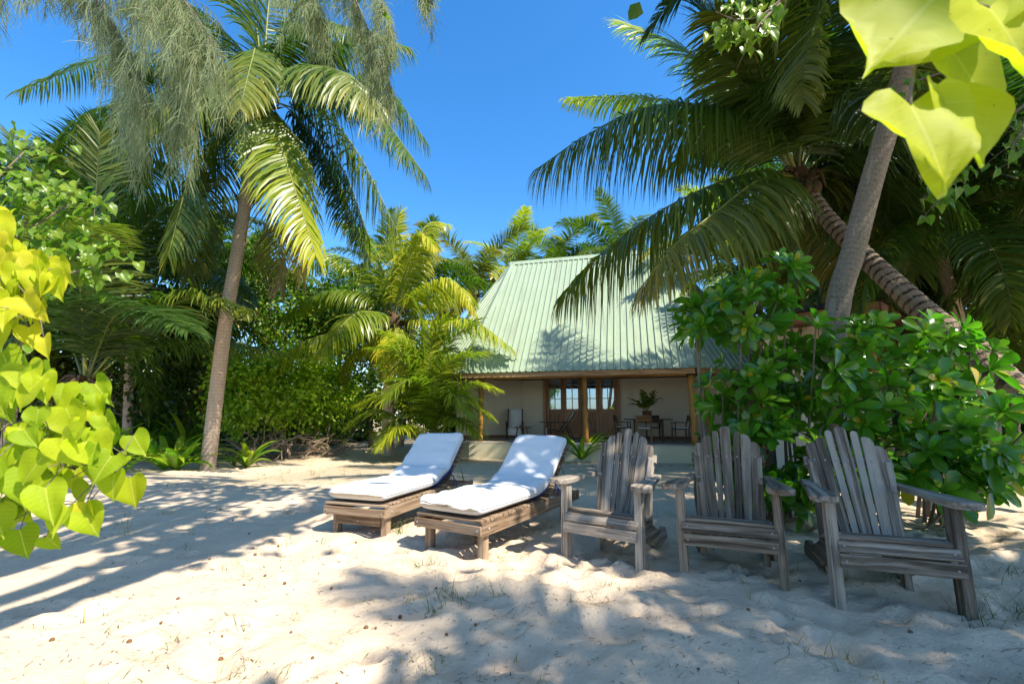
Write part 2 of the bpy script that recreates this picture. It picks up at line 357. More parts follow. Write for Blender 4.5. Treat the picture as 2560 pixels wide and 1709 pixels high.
FQ = np.stack([ii+jj, ii+jj+1, ii+nx+jj+1, ii+nx+jj], -1).reshape(-1, 4)
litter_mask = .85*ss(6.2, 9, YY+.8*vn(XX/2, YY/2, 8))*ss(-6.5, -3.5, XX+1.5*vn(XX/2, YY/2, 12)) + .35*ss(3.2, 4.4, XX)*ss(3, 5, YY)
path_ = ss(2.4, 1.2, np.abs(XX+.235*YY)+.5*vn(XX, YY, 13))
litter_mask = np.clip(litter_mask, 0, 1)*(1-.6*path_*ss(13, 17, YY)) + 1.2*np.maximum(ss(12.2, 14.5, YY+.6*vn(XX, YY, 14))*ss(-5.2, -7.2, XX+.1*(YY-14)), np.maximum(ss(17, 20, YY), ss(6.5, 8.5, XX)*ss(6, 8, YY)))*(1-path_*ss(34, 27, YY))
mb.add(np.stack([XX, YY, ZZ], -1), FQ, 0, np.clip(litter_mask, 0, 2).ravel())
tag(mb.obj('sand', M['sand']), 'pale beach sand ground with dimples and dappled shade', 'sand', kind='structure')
mb = MB(); mb.add([(-500, -16, -1.35), (500, -16, -1.35), (500, -500, -1.35), (-500, -500, -1.35)], A([[3, 2, 1, 0]]))
tag(mb.obj('sea', M['sea']), 'turquoise sea behind the beach', 'sea', kind='structure')

# ------------------------------------------------------------------ adirondack chairs
def plank(mb, P0, P1, w0, w1, th, facing, top='round', bev=.0032, mi=0):
    """tapered plank from P0 to P1, wide side facing `facing`"""
    P0 = np.asarray(P0, float); P1 = np.asarray(P1, float); ln = np.linalg.norm(P1-P0); x = nrm(P1-P0)
    z = np.asarray(facing, float); z = nrm(z-x*z.dot(x)); y = np.cross(z, x)
    Mx = Matrix(((x[0], y[0], z[0], P0[0]), (x[1], y[1], z[1], P0[1]), (x[2], y[2], z[2], P0[2]), (0, 0, 0, 1)))
    a, b = w0/2, w1/2
    if top == 'round':
        pts = [(0, -a), (ln-.03, -b), (ln-.012, -b*.85), (ln, -b*.45), (ln, b*.45), (ln-.012, b*.85), (ln-.03, b), (0, a)]
    elif top == 'left': pts = [(0, -a), (ln-.05, -b), (ln-.012, -b*.5), (ln, b*.5), (ln-.008, b), (0, a)]
    elif top == 'right': pts = [(0, -a), (ln-.008, -b), (ln, -b*.5), (ln-.012, b*.5), (ln-.05, b), (0, a)]
    else: pts = [(0, -a), (ln, -b), (ln, b), (0, a)]
    prism(mb, pts, -th/2, th/2, Mx, bev, mi)
def screw(mb, P, d, r=.007, mi=1):
    d = nrm(d); tube(mb, [np.asarray(P)-d*.004, np.asarray(P)+d*.002, np.asarray(P)+d*.0035], [r, r, r*.6], 8, mi)
def adirondack(label, pos, rz, sink=0.0, s=1.0, tilt=(0, 0), wood='grey_wood'):
    t = thing('adirondack_chair', label, 'garden chair', (pos[0], pos[1], pos[2]-sink), rz, 'weathered wooden armchairs in a row on the sand')
    t.scale = (s, s, s); t.rotation_euler = (tilt[0], tilt[1], rz)
    W = [M[wood], M['steel']]
    j = lambda a: random.uniform(-a, a)
    for sx in (-1, 1):
        mb = MB(); box(mb, (sx*.322, .045, .25), (.058, .10, .72), rot=RX(j(.02))); [screw(mb, (sx*.352, .045, z), (sx, 0, 0), .009) for z in (.27, .33)]
        mb.obj('leg', W, t)
        mb = MB(); box(mb, (sx*.235, .62, .28), (.045, .085, .72), rot=RX(-.10)); mb.obj('rear_leg', W, t)
        mb = MB()  # upper brace that carries the back rail
        plank(mb, (sx*.238, .64, .58), (sx*.25, .73, .80), .085, .10, .04, (1, 0, 0), 'round'); mb.obj('back_brace', W, t)
        mb = MB()  # side stringer, curved, resting on the sand at the back
        pts = [(-.02, .235), (.1, .22), (.4, .115), (.62, .03), (.80, -.07), (.97, -.09), (1.04, -.03), (1.05, .06), (.99, .13), (.9, .155), (.84, .135), (.72, .165), (.5, .255), (.3, .325), (.08, .372), (.0, .372), (-.025, .33)]
        prism(mb, pts, -.019, .019, Matrix(((0, 0, 1, sx*.268), (1, 0, 0, 0), (0, 1, 0, 0), (0, 0, 0, 1))), .006); mb.obj('side_rail', W, t)
        mb = MB()  # armrest: wide paddle in front, narrow at the back
        pts = [(-.095, -.03), (-.085, .035), (-.05, .078), (0, .09), (.12, .086), (.25, .064), (.4, .042), (.55, .034), (.76, .032), (.76, -.038), (.5, -.042), (.3, -.052), (.1, -.07), (-.04, -.076), (-.085, -.055)]
        pts = [(x, y*sx) for x, y in pts]
        if sx < 0: pts = pts[::-1]
        ang = -sx*.11
        Mx = TR(sx*.36, 0, .628) @ RZ(math.pi/2) @ RZ(-ang*-1) @ RY(.03)
        Mx = TR(sx*.362, 0, .628) @ RZ(sx*.10) @ Matrix(((0, -1, 0, 0), (1, 0, 0, 0), (0, 0, 1, 0), (0, 0, 0, 1))) @ Matrix.Diagonal((1, -1 if sx > 0 else -1, 1, 1)) @ RY(.0)
        prism(mb, [(x, -y) for x, y in pts][::-1], -.021, .021, Mx, .008); screw(mb, (sx*.33, .045, .647), (0, 0, 1), .009)
        mb.obj('armrest', W, t)
    # seat slats
    y, z, an = [], [], []
    prof = [(-.03, .255, 1.57), (-.012, .338, 1.05), (.055, .388, .12), (.145, .375, -.22), (.228, .353, -.27), (.312, .327, -.32), (.392, .298, -.36)]
    for k, (yy, zz, aa) in enumerate(prof):
        mb = MB(); w = (.084, .072, .082, .078, .076, .076, .074)[k]
        box(mb, (j(.006), yy, zz), (.62+j(.012), w, .022), rot=RX(aa+j(.02)) @ RZ(j(.006)))
        n = RX(aa) @ Vector((0, 0, 1))
        if k < 2: n = Vector((0, -math.sin(aa), math.cos(aa)))
        q = Vector((0, -math.sin(aa), math.cos(aa)))
        for sx in (-1, 1): screw(mb, (sx*.275, yy+q.y*.012, zz+q.z*.012), (0, q.y, q.z))
        mb.obj('seat_slat', W, t)
    # back
    bd = A([0, math.sin(.43), math.cos(.43)]); fn = A([0, -math.cos(.43), math.sin(.43)])
    lens = [.80, .865, .90, .95, .905, .87, .80]; wt = [.071, .076, .050, .084, .050, .077, .073]; wb = [.058, .061, .041, .068, .041, .061, .058]
    xb = np.cumsum([0]+[(wb[i]+wb[i+1])/2+.005 for i in range(6)]); xb -= xb.mean()
    xt = np.cumsum([0]+[(wt[i]+wt[i+1])/2+.021 for i in range(6)]); xt -= xt.mean()
    for k in range(7):
        mb = MB(); P0 = A([xb[k], .44, .20]); l = lens[k]+j(.012)
        P1 = A([xt[k]*l/.92+j(.006), .44, .20])+bd*l
        plank(mb, P0, P1, wb[k], wt[k], .021, fn, 'right' if k < 2 else ('left' if k > 4 else 'round'))
        mid = P0+(P1-P0)*(.66/l if l else .7)+fn*.012; screw(mb, mid, fn, .008)
        mb.obj('back_slat', W, t)
    c = A([0, .44, .20])+bd*.66-fn*.031
    mb = MB(); box(mb, c, (.58, .034, .075), rot=RX(-.43)); mb.obj('back_rail', W, t)
    c = A([0, .44, .20])+bd*.16-fn*.031
    mb = MB(); box(mb, c, (.46, .034, .075), rot=RX(-.43)); mb.obj('lower_back_rail', W, t)
    return t
def place(a, b):
    A_ = G(*a); B_ = G(*b); c = (A_+B_)/2; return c, math.atan2(B_[1]-A_[1], B_[0]-A_[0])
adirondack('weathered grey slatted armchair nearest the white loungers', (.70, 3.84, .0), math.radians(-32), .02, .97, (.0, .012), 'silver_wood')
adirondack('weathered grey slatted armchair in the middle of the row of three', (1.56, 3.44, .0), math.radians(-27), .01, 1.0, (-.012, -.015), 'brown_grey_wood')
adirondack('weathered grey slatted armchair at the right end in front of the leafy shrub', (2.36, 2.96, .0), math.radians(-20), .01, 1.0)

# ------------------------------------------------------------------ loungers and cushions
def lounger(label, pos, rz, mat, apron, sink=0.0):
    t = thing('sun_lounger', label, 'sun lounger', (pos[0], pos[1], pos[2]-sink), rz, 'wooden sun loungers side by side')
    W = [M[mat], M['steel']]; j = lambda a: random.uniform(-a, a)
    for sx in (-1, 1):
        mb = MB(); box(mb, (sx*.335, 1.02, .222), (.03, 2.0, .105)); screw(mb, (sx*.352, .12, .22), (sx, 0, 0), .012); screw(mb, (sx*.352, 1.9, .22), (sx, 0, 0), .012); mb.obj('side_rail', W, t)
        for yy in (.13, 1.72):
            mb = MB(); box(mb, (sx*.285, yy, .09), (.062, .075, .30)); mb.obj('leg', W, t)
    for k in range(18):
        mb = MB(); box(mb, (j(.004), .035+k*.0705, .287+j(.002)), (.70+j(.012), .061, .021), rot=RZ(j(.006)))
        [screw(mb, (sx*.335, .035+k*.0705, .2985), (0, 0, 1), .006) for sx in (-1, 1)]
        mb.obj('slat', W, t)
    mb = MB(); box(mb, (0, -.0, .222), (.71, .022, .072), rot=RX(.06)); [screw(mb, (sx*.32, -.012, .222), (0, -1, 0), .008) for sx in (-1, 1)]; mb.obj('end_board', W, t)
    if apron:
        mb = MB(); box(mb, (0, .085, .125), (.51, .022, .085)); screw(mb, (.0, .072, .125), (0, -1, 0), .008); mb.obj('apron', W, t)
    mb = MB(); box(mb, (0, 1.98, .222), (.64, .03, .09)); mb.obj('rear_crossbar', W, t)
    th = math.radians(42); d = A([0, math.cos(th), math.sin(th)]); up = A([0, -math.sin(th), math.cos(th)]); b0 = A([0, 1.29, .287])
    for sx in (-1, 1):
        mb = MB(); box(mb, b0+d*.37+A([sx*.27, 0, 0])-up*.028, (.034, .76, .04), rot=RX(th)); mb.obj('backrest_rail', W, t)
    for k in range(10):
        mb = MB(); box(mb, b0+d*(.035+k*.077), (.64, .062, .018), rot=RX(th)); mb.obj('backrest_slat', W, t)
    mb = MB(); p = b0+d*.55-up*.04
    for sx in (-1, 1): tube(mb, [p+A([sx*.25, 0, 0]), A([sx*.25, 1.94, .26])], .008, 8, 1)
    mb.obj('prop_rod', W, t)
    return t
def cushion(label, pos, rz, bend, seed, slump):
    t = thing('cushion', label, 'cushion', pos, rz, 'white lounger cushions')
    n = 74; L = 2.0; Wd = .335; T = .062; s = np.linspace(0, 1, n)
    s = .5-.5*np.cos(math.pi*s); s = .35*s+.65*np.linspace(0, 1, n)
    yb, th = 1.25, math.radians(bend); Cn = []; Nr = []
    for q in s*L:
        r = .20  # smooth bend
        a = np.clip((q-yb+r)/(2*r), 0, 1); aa = th*a*a*(3-2*a); Cn.append(aa); Nr.append((-math.sin(aa), math.cos(aa)))
    Cn = A(Cn); ds = np.gradient(s*L); y = np.cumsum(np.cos(Cn)*ds)-np.cos(Cn[0])*ds[0]; z = np.cumsum(np.sin(Cn)*ds)
    m = 40; ph = np.linspace(0, 2*math.pi, m, endpoint=False)
    def slab(Wd, T, zoff, mbx, wob=1.0, rng=(0, 1)):
        e = .32; cx = np.sign(np.cos(ph))*np.abs(np.cos(ph))**e; cz = np.sign(np.sin(ph))*np.abs(np.sin(ph))**.62
        V = np.zeros((n, m, 3))
        for i in range(n):
            ed = min(s[i], 1-s[i])*L; k = min(1, ed/.07); kk = math.sqrt(max(0, 1-(1-k)**2)); wk = .90+.10*kk
            nz_ = .030*vn(cx*2.2+seed, np.full(m, s[i]*9), seed)*wob + .018*vn(cx*5, np.full(m, s[i]*26)+seed, seed+1)*wob
            sag = slump*math.exp(-((s[i]*L-1.22)/.16)**2)
            nn = (T*cz*max(kk, .02)+nz_*(cz > 0) + zoff*1.0)
            w = cx*Wd*wk*(1+.012*vn(s[i]*14, 0, seed+3))
            V[i, :, 0] = w; V[i, :, 1] = y[i]+Nr[i][0]*nn; V[i, :, 2] = z[i]+Nr[i][1]*nn - sag*np.clip(-cz, 0, 1)*.0 + sag*.6
        V = V[int(n*rng[0]):int(n*rng[1])+1]; nn_ = len(V)
        i = np.arange(nn_-1)[:, None]*m; jx = np.arange(m)[None]; k = (jx+1) % m
        Fq = np.stack([i+jx, i+k, i+m+k, i+m+jx], -1).reshape(-1, 4)
        if rng == (0, 1): edges.extend([V[:, 0], V[:, m//2]])
        mbx.add(V, [Fq, np.arange(m)[None], (np.arange(m)+(nn_-1)*m)[::-1][None]])
    edges = []; mb = MB(); slab(Wd, T, T+.02, mb); cv = mb.obj('cover', M['cushion'], t)
    mb = MB(); loop = np.concatenate([edges[0][2:-2], edges[1][2:-2][::-1], edges[0][2:3]]); tube(mb, loop, .0065, 6); mb.obj('piping', M['cushion'], cv)
    mb = MB(); slab(Wd*(.985 if slump > .06 else .93), .035, .028, mb, 0, (.5, .72)); mb.obj('underside', M['blue'], t)
    mb = MB()
    for k in range(3):
        p = A([.33, 1.36, .14]); q = p+A([.03+.02*k, -.05+.05*k, -.10-.05*k])
        tube(mb, qcurve(p, (p+q)/2+A([.03, 0, .02]), q, 8), .005, 5)
    mb.obj('tie', M['blue'], t)
    return t
L1 = (-1.53, 4.60, 0.0); a1 = math.radians(-19.5)
L2 = (-.55, 4.02, 0.0); a2 = math.radians(-31)
lounger('warm brown slatted sun lounger with lower apron board, further from the armchairs', L1, a1, 'deck_wood', True, .0)
lounger('greyer slatted sun lounger without apron, beside the first armchair', L2, a2, 'deck_wood', False, .0)
cushion('white cushion with navy underside sagging out at the bend, on the left lounger', (L1[0]-math.sin(a1)*.0, L1[1], .30), a1, 43, 3, .10)
cushion('white cushion striped by sunlight, on the lounger beside the armchairs', (L2[0], L2[1], .30), a2, 43, 9, .05)

# ------------------------------------------------------------------ the house
hyaw = math.radians(-15); HP = A([-1.05, 15.45, 0.0])
HM = TR(*HP) @ RZ(hyaw)
ex = A([math.cos(hyaw), math.sin(hyaw), 0]); ey = A([-math.sin(hyaw), math.cos(hyaw), 0])
def hl(u, v, yl):                      # house coordinates of the point at (u,v) on the plane y = yl
    o = A([0, 0, H])-HP; r = ray(u, v); t = (yl-o.dot(ey))/r.dot(ey); p = o+r*t
    return A([p.dot(ex), yl, p[2]])
FZ = .26
house = thing('house', 'cream veranda house with a steep pale green metal roof', 'house', HP, hyaw)
xl, xr = -.55, 6.75; ze = 2.50         # eave ends and height
RD = 4.3; zr = 7.66                    # ridge distance behind the eave, height
def sheet(poly, up_dir, eave_dir, spacing, name, mat, w=.032, h=.045, lift=.006):
    """a plane of roof sheet with standing ribs running up the slope, clipped to the polygon"""
    P = [A(p, float) for p in poly]; e = nrm(eave_dir); n = nrm(np.cross(P[1]-P[0], P[2]-P[0])); n = n if n[2] > 0 else -n
    u = np.cross(n, e); u = u if u[2] > 0 else -u
    mb = MB(); k = len(P); th = .012
    V = P+[p-n*th for p in P]
    mb.add(V, [A([list(range(k))]), A([list(range(k, 2*k))[::-1]])]+[A([[i, k+i, k+(i+1) % k, (i+1) % k]]) for i in range(k)], 0, .5, smooth=False)
    o = P[0]; q = [((p-o).dot(e), (p-o).dot(u)) for p in P]; a0 = min(a for a, _ in q); a1 = max(a for a, _ in q)
    x = a0+spacing*.5
    while x < a1:
        ys = []
        for i in range(k):
            (ax, ay), (bx, by) = q[i], q[(i+1) % k]
            if (ax-x)*(bx-x) < 0: ys.append(ay+(by-ay)*(x-ax)/(bx-ax))
        if len(ys) >= 2 and max(ys)-min(ys) > .05:
            y0, y1 = min(ys), max(ys)
            for (wa, wb, hh) in ((w, w*.55, h),):
                c = []
                for yy in (y0, y1):
                    b = o+u*yy+e*x
                    c += [b-e*wa, b-e*wb+n*hh, b+e*wb+n*hh, b+e*wa]
                mb.add(c, [A([[0, 1, 5, 4], [1, 2, 6, 5], [2, 3, 7, 6]]), A([[3, 2, 1, 0], [4, 5, 6, 7]])], 0, .5, smooth=False)
        x += spacing
    return mb.obj(name, mat, house)
ey0 = -.45; ch = 3.0; bk = ey0+2*RD
RL = A([xl+.62, ey0+RD, zr]); RR = A([xr-.35, ey0+RD, zr])
FL = A([xl, ey0, ze]); FR = A([xr, ey0, ze]); CL = A([xl-2.5, ey0+1.75, ze]); CR = A([xr+2.5, ey0+1.75, ze])
BL_ = A([xl-2.5, bk-1.75, ze]); BR = A([xr+2.5, bk-1.75, ze]); KL = A([xl, bk, ze]); KR = A([xr, bk, ze])
sheet([FL, FR, RR, RL], None, (1, 0, 0), .213, 'roof', M['roof'])
sheet([FL, RL, CL], None, FL-CL, .213, 'corner_roof', M['roof'])
sheet([FR, CR, RR], None, CR-FR, .213, 'corner_roof', M['roof'])
sheet([CL, RL, BL_], None, (0, 1, 0), .213, 'end_roof', M['roof'])
sheet([CR, BR, RR], None, (0, 1, 0), .213, 'end_roof', M['roof'])
mb = MB(); mb.add([KL, KR, RR, RL, BL_, BR], [A([[0, 3, 2, 1]]), A([[4, 3, 0], [1, 2, 5]])], smooth=False); mb.obj('rear_roof', M['roof'], house)
def capstrip(a, b, n1, n2, name, w=.17):
    a, b = A(a), A(b); d = nrm(b-a); mb = MB(); V = []
    for p in (a, b): V += [p+n1*w+A([0, 0, .045]), p+A([0, 0, .075]), p+n2*w+A([0, 0, .045])]
    mb.add(V, [A([[0, 1, 4, 3], [1, 2, 5, 4]])], smooth=False); o = mb.obj(name, M['roof'], house)
    md = o.modifiers.new('s', 'SOLIDIFY'); md.thickness = .01
for a, b, p, q in ((FL, RL, FR, CL), (FR, RR, FL, CR)):
    d = nrm(b-a); n1 = nrm((p-a)-d*(p-a).dot(d)); n2 = nrm((q-a)-d*(q-a).dot(d)); capstrip(a, b+d*.02, n1, n2, 'hip_cap')
for a, b, p, q in ((CL, RL, FL, BL_), (CR, RR, FR, BR)):
    d = nrm(b-a); n1 = nrm((p-a)-d*(p-a).dot(d)); n2 = nrm((q-a)-d*(q-a).dot(d)); capstrip(a, b, n1, n2, 'hip_cap', .12)
capstrip(RL-A([.1, 0, 0]), RR+A([.1, 0, 0]), nrm(A([0, -RD, ze-zr])), nrm(A([0, RD, ze-zr])), 'ridge_cap', .2)
# fascia beam under the eave
def pboxline(a, b, w, h, name, mat, drop=0.0, inset=0.0):
    a, b = A(a, float), A(b, float); d = b-a; ln = np.linalg.norm(d); an = math.atan2(d[1], d[0]); c = (a+b)/2
    mb = MB(); box(mb, (c[0], c[1], c[2]-h/2-drop), (ln, w, h), rot=RZ(an)); return mb.obj(name, mat, house)
eoff = A([0, .06, 0])
pboxline(FL+eoff, FR+eoff, .04, .15, 'fascia', M['fascia'], .015)
pboxline(FL+A([-.06, .10, 0]), CL+A([.06, .03, 0]), .04, .15, 'fascia', M['fascia'], .015)
pboxline(FR+A([.06, .10, 0]), CR+A([-.06, .03, 0]), .04, .15, 'fascia', M['fascia'], .015)
pboxline(A([xl+.3, 0, ze]), A([xr-.2, 0, ze]), .12, .14, 'veranda_beam', M['pole'], .06)
# ceiling
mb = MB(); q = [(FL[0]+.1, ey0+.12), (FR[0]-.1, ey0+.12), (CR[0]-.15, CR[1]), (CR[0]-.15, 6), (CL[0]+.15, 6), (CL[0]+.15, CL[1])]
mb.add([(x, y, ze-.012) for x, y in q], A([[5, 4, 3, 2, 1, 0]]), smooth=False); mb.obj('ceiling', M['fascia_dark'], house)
# plinth: walls and floor
q = [(xl+.25, -.28), (xr-.2, -.28), (CR[0]-.45, CR[1]+.15), (CR[0]-.45, 7.0), (CL[0]+.45, 7.0), (CL[0]+.45, CL[1]+.15)]
mb = MB(); prism(mb, q, -.9, FZ-.05, Matrix.Identity(4), .01); mb.obj('plinth', M['slab'], house)
mb = MB(); prism(mb, [(x*1.0, y) for x, y in q], FZ-.047, FZ, Matrix.Identity(4), .006); mb.obj('veranda_floor', M['floor'], house)
# posts
xm = hl(1461, 940, 0)[0]; xrp = hl(1727, 940, 0)[0]
for k, (x, r) in enumerate(((0.0, .085), (xm, .085), (xrp, .10), (xrp+.55, .07))):
    mb = MB(); P = [(x+random.uniform(-.012, .012), (0 if k < 3 else 1.0)+random.uniform(-.01, .01), z) for z in np.linspace(FZ, ze-.2, 12)]
    tube(mb, P, [r*random.uniform(.92, 1.05) for _ in P], 14, 0, random.random()); mb.obj('post', M['pole'], house)
# walls: back wall with a door, angled walls either side
YW = 3.1
dl = hl(1359, 1000, YW)[0]; dr = hl(1550, 1000, YW)[0]; dtop = hl(1455, 929, YW)[2]; cxl = hl(1304, 1000, YW)[0]
def wall(a, b, z0, z1, name='wall', mat='wall', th=.14):
    a = A(a, float); b = A(b, float); d = b-a; ln = np.linalg.norm(d); an = math.atan2(d[1], d[0]); c = (a+b)/2
    nv = A([-math.sin(an), math.cos(an)])*th/2
    mb = MB(); box(mb, (c[0]+nv[0], c[1]+nv[1], (z0+z1)/2), (ln, th, z1-z0), rot=RZ(an), bev=.003); return mb.obj(name, M[mat], house)
wall((cxl, YW), (dl, YW), FZ, ze-.02); wall((dr, YW), (xr+.6, YW), FZ, ze-.02); wall((dl, YW), (dr, YW), dtop, ze-.02)
wall((cxl-2.2, YW-1.35), (cxl-.002, YW-.002), FZ, ze-.02); wall((xr+.605, YW-.002), (xr+1.8, YW-1.3), FZ, ze-.02)
wall((cxl-2.2, YW+2.6), (cxl-2.2, YW-1.25), FZ, ze-.02); wall((xr+1.7, YW-1.2), (xr+1.7, YW+3), FZ, ze-.02)
wall((cxl, YW-.02), (dl, YW-.02), FZ, FZ+.10, 'skirting', 'red', .016); wall((dr, YW-.02), (xr+.55, YW-.02), FZ, FZ+.10, 'skirting', 'red', .016)
n_ = nrm(A([1.35, -2.2]))*.02
wall((cxl-2.2+n_[0], YW-1.35+n_[1]), (cxl-.02+n_[0], YW-.02+n_[1]), FZ, FZ+.10, 'skirting', 'red', .016)
# door frame and four glazed leaves
mb = MB(); fw = .11
box(mb, (dl+fw/2, YW-.0, (FZ+dtop)/2), (fw, .16, dtop-FZ)); box(mb, (dr-fw/2, YW, (FZ+dtop)/2), (fw, .16, dtop-FZ)); box(mb, ((dl+dr)/2, YW, dtop-fw/2), (dr-dl-2*fw, .158, fw))
mb.obj('door_frame', M['door_wood'], house)
lw = (dr-dl-2*fw)/4; zt = dtop-fw; zb = FZ+.02
zg0 = hl(1400, 1022, YW)[2]; zg1 = zt-.12
for k in range(4):
    x0 = dl+fw+k*lw+.006; x1 = x0+lw-.012; mb = MB(); st = .105
    for (xa, xb) in ((x0, x0+st), (x1-st, x1)): box(mb, ((xa+xb)/2, YW+.02, (zb+zt)/2), (st, .05, zt-zb))
    for (za, zc) in ((zb, zb+.16), (zg0-.14, zg0), (zg1, zt)): box(mb, ((x0+x1)/2, YW+.02, (za+zc)/2), (x1-x0-2*st, .048, zc-za))
    xm_ = (x0+x1)/2; box(mb, (xm_, YW+.02, (zg0+zg1)/2), (.028, .04, zg1-zg0))
    for f_ in (1/3, 2/3): box(mb, (xm_, YW+.02, zg0+(zg1-zg0)*f_), (x1-x0-2*st, .038, .026))
    box(mb, (xm_, YW+.035, (zb+.16+zg0-.14)/2), (x1-x0-2*st-.006, .02, zg0-.14-zb-.16-.006)); box(mb, (xm_, YW+.024, (zb+.16+zg0-.14)/2), (x1-x0-2*st-.1, .025, zg0-.14-zb-.16-.1), bev=.012)
    d_ = mb.obj('door', M['door_wood'], house)
    mb = MB(); mb.add([(x0+st, YW+.028, zg0), (x1-st, YW+.028, zg0), (x1-st, YW+.028, zg1), (x0+st, YW+.028, zg1)], A([[0, 1, 2, 3]]), smooth=False)
    mb.obj('glass', M['glass'], d_)
    if k in (0, 3, 1):
        mb = MB(); xs = np.linspace(x0+.04, x1-.04 if k != 1 else xm_-.02, 40); V = []
        for z in (zg0-.3, zg1+.1): V += [(x, YW+.16+.03*math.sin(x*60), z) for x in xs]
        n_c = len(xs); mb.add(V, A([[i, i+1, n_c+i+1, n_c+i] for i in range(n_c-1)])); mb.obj('curtain', M['curtain'], d_)
    if k in (1, 2):
        mb = MB(); xh = x1-.05 if k == 1 else x0+.05; tube(mb, [(xh, YW-.01, zg0-.02), (xh, YW-.05, zg0-.02), (xh+(-.1 if k == 1 else .1), YW-.055, zg0-.02)], .009, 8); box(mb, (xh, YW-.012, zg0-.02), (.035, .01, .16)); mb.obj('handle', M['steel'], d_)
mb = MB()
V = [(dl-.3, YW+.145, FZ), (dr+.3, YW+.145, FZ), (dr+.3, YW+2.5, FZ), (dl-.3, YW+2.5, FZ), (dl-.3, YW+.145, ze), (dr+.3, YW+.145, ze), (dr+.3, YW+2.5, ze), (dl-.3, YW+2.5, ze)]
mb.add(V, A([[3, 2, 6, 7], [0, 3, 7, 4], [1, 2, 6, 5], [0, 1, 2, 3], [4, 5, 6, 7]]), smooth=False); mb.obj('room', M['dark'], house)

# ------------------------------------------------------------------ veranda furniture
def w_(x, y, z=FZ): p = HP+ex*x+ey*y; return (p[0], p[1], z)
def planter_chair(label, x, y, rz, recl=1.0):
    t = thing('planter_chair', label, 'veranda chair', w_(x, y), hyaw+rz, 'canvas planter chairs on the veranda'); W = M['dark_wood']
    ang = math.radians(38 if recl > .5 else 22); d = A([0, math.sin(ang), math.cos(ang)]); b0 = A([0, .12, .30])
    for sx in (-1, 1):
        mb = MB(); box(mb, (sx*.30, -.30, .30), (.04, .045, .60)); mb.obj('leg', W, t)
        mb = MB(); plank(mb, (sx*.30, .55, 0), (sx*.30, .30, .60), .05, .05, .04, (1, 0, 0), 'flat'); mb.obj('leg', W, t)
        mb = MB(); box(mb, (sx*.30, -.08 if recl > .5 else .02, .61), (.075, 1.1 if recl > .5 else .75, .025)); mb.obj('armrest', W, t)
        mb = MB(); p1 = b0+d*.82+A([sx*.27, 0, 0]); plank(mb, (sx*.27, -.35, .36), (sx*.27, .2, .25), .05, .05, .035, (1, 0, 0), 'flat'); plank(mb, (sx*.27, .1, .24), p1, .05, .04, .035, (1, 0, 0)); mb.obj('side_frame', W, t)
    mb = MB(); box(mb, (0, -.34, .36), (.58, .04, .05)); mb.obj('front_rail', W, t)
    mb = MB(); box(mb, b0+d*.82, (.58, .035, .05)); mb.obj('top_rail', W, t)
    mb = MB(); P = spline([(0, -.40, .12), (0, -.385, .37), (0, -.1, .30), (0, .13, .27), b0+d*.4-A([0, -.03, 0]), b0+d*.83+A([0, -.03, .0])], 30)
    V = np.concatenate([P+A([sx*.235, 0, .012]) for sx in (-1, 1)]); n = len(P)
    mb.add(V, A([[i, i+1, n+i+1, n+i] for i in range(n-1)])); o = mb.obj('canvas_sling', M['canvas'], t); md = o.modifiers.new('s', 'SOLIDIFY'); md.thickness = .008
    return t
c1 = hl(1290, 1085, 2.1); planter_chair('upright canvas chair facing out, behind the small round table', hl(1287, 1050, 2.0)[0], 2.0, math.radians(12), .3)
planter_chair('reclining canvas planter chair in front of the glazed door', hl(1393, 1050, 2.05)[0], 2.05, math.radians(-72), 1.0)
t = thing('side_table', 'small round wooden table before the upright canvas chair', 'side table', w_(hl(1307, 1060, 1.2)[0], 1.2), hyaw)
mb = MB(); pts = [(.30*math.cos(a), .22*math.sin(a)) for a in np.linspace(0, 2*math.pi, 20, endpoint=False)]; prism(mb, pts, .42, .45, Matrix.Identity(4), .008); mb.obj('table_top', M['teak'], t)
for sx, sy in ((-1, -1), (1, -1), (0, 1)):
    mb = MB(); tube(mb, [(sx*.24, sy*.17, 0), (sx*.16, sy*.1, .42)], [.018, .022], 8); mb.obj('leg', M['teak'], t)
p = w_(hl(1307, 1060, 1.2)[0]-.05, 1.2, FZ+.451)
t = thing('ashtray', 'small dark dish on the little round table', 'dish', p)
mb = MB(); tube(mb, [(0, 0, 0), (0, 0, .01), (0, 0, .05), (0, 0, .055), (0, 0, .02)], [.05, .06, .075, .068, .045], 16); mb.obj('dish', M['black'], t)
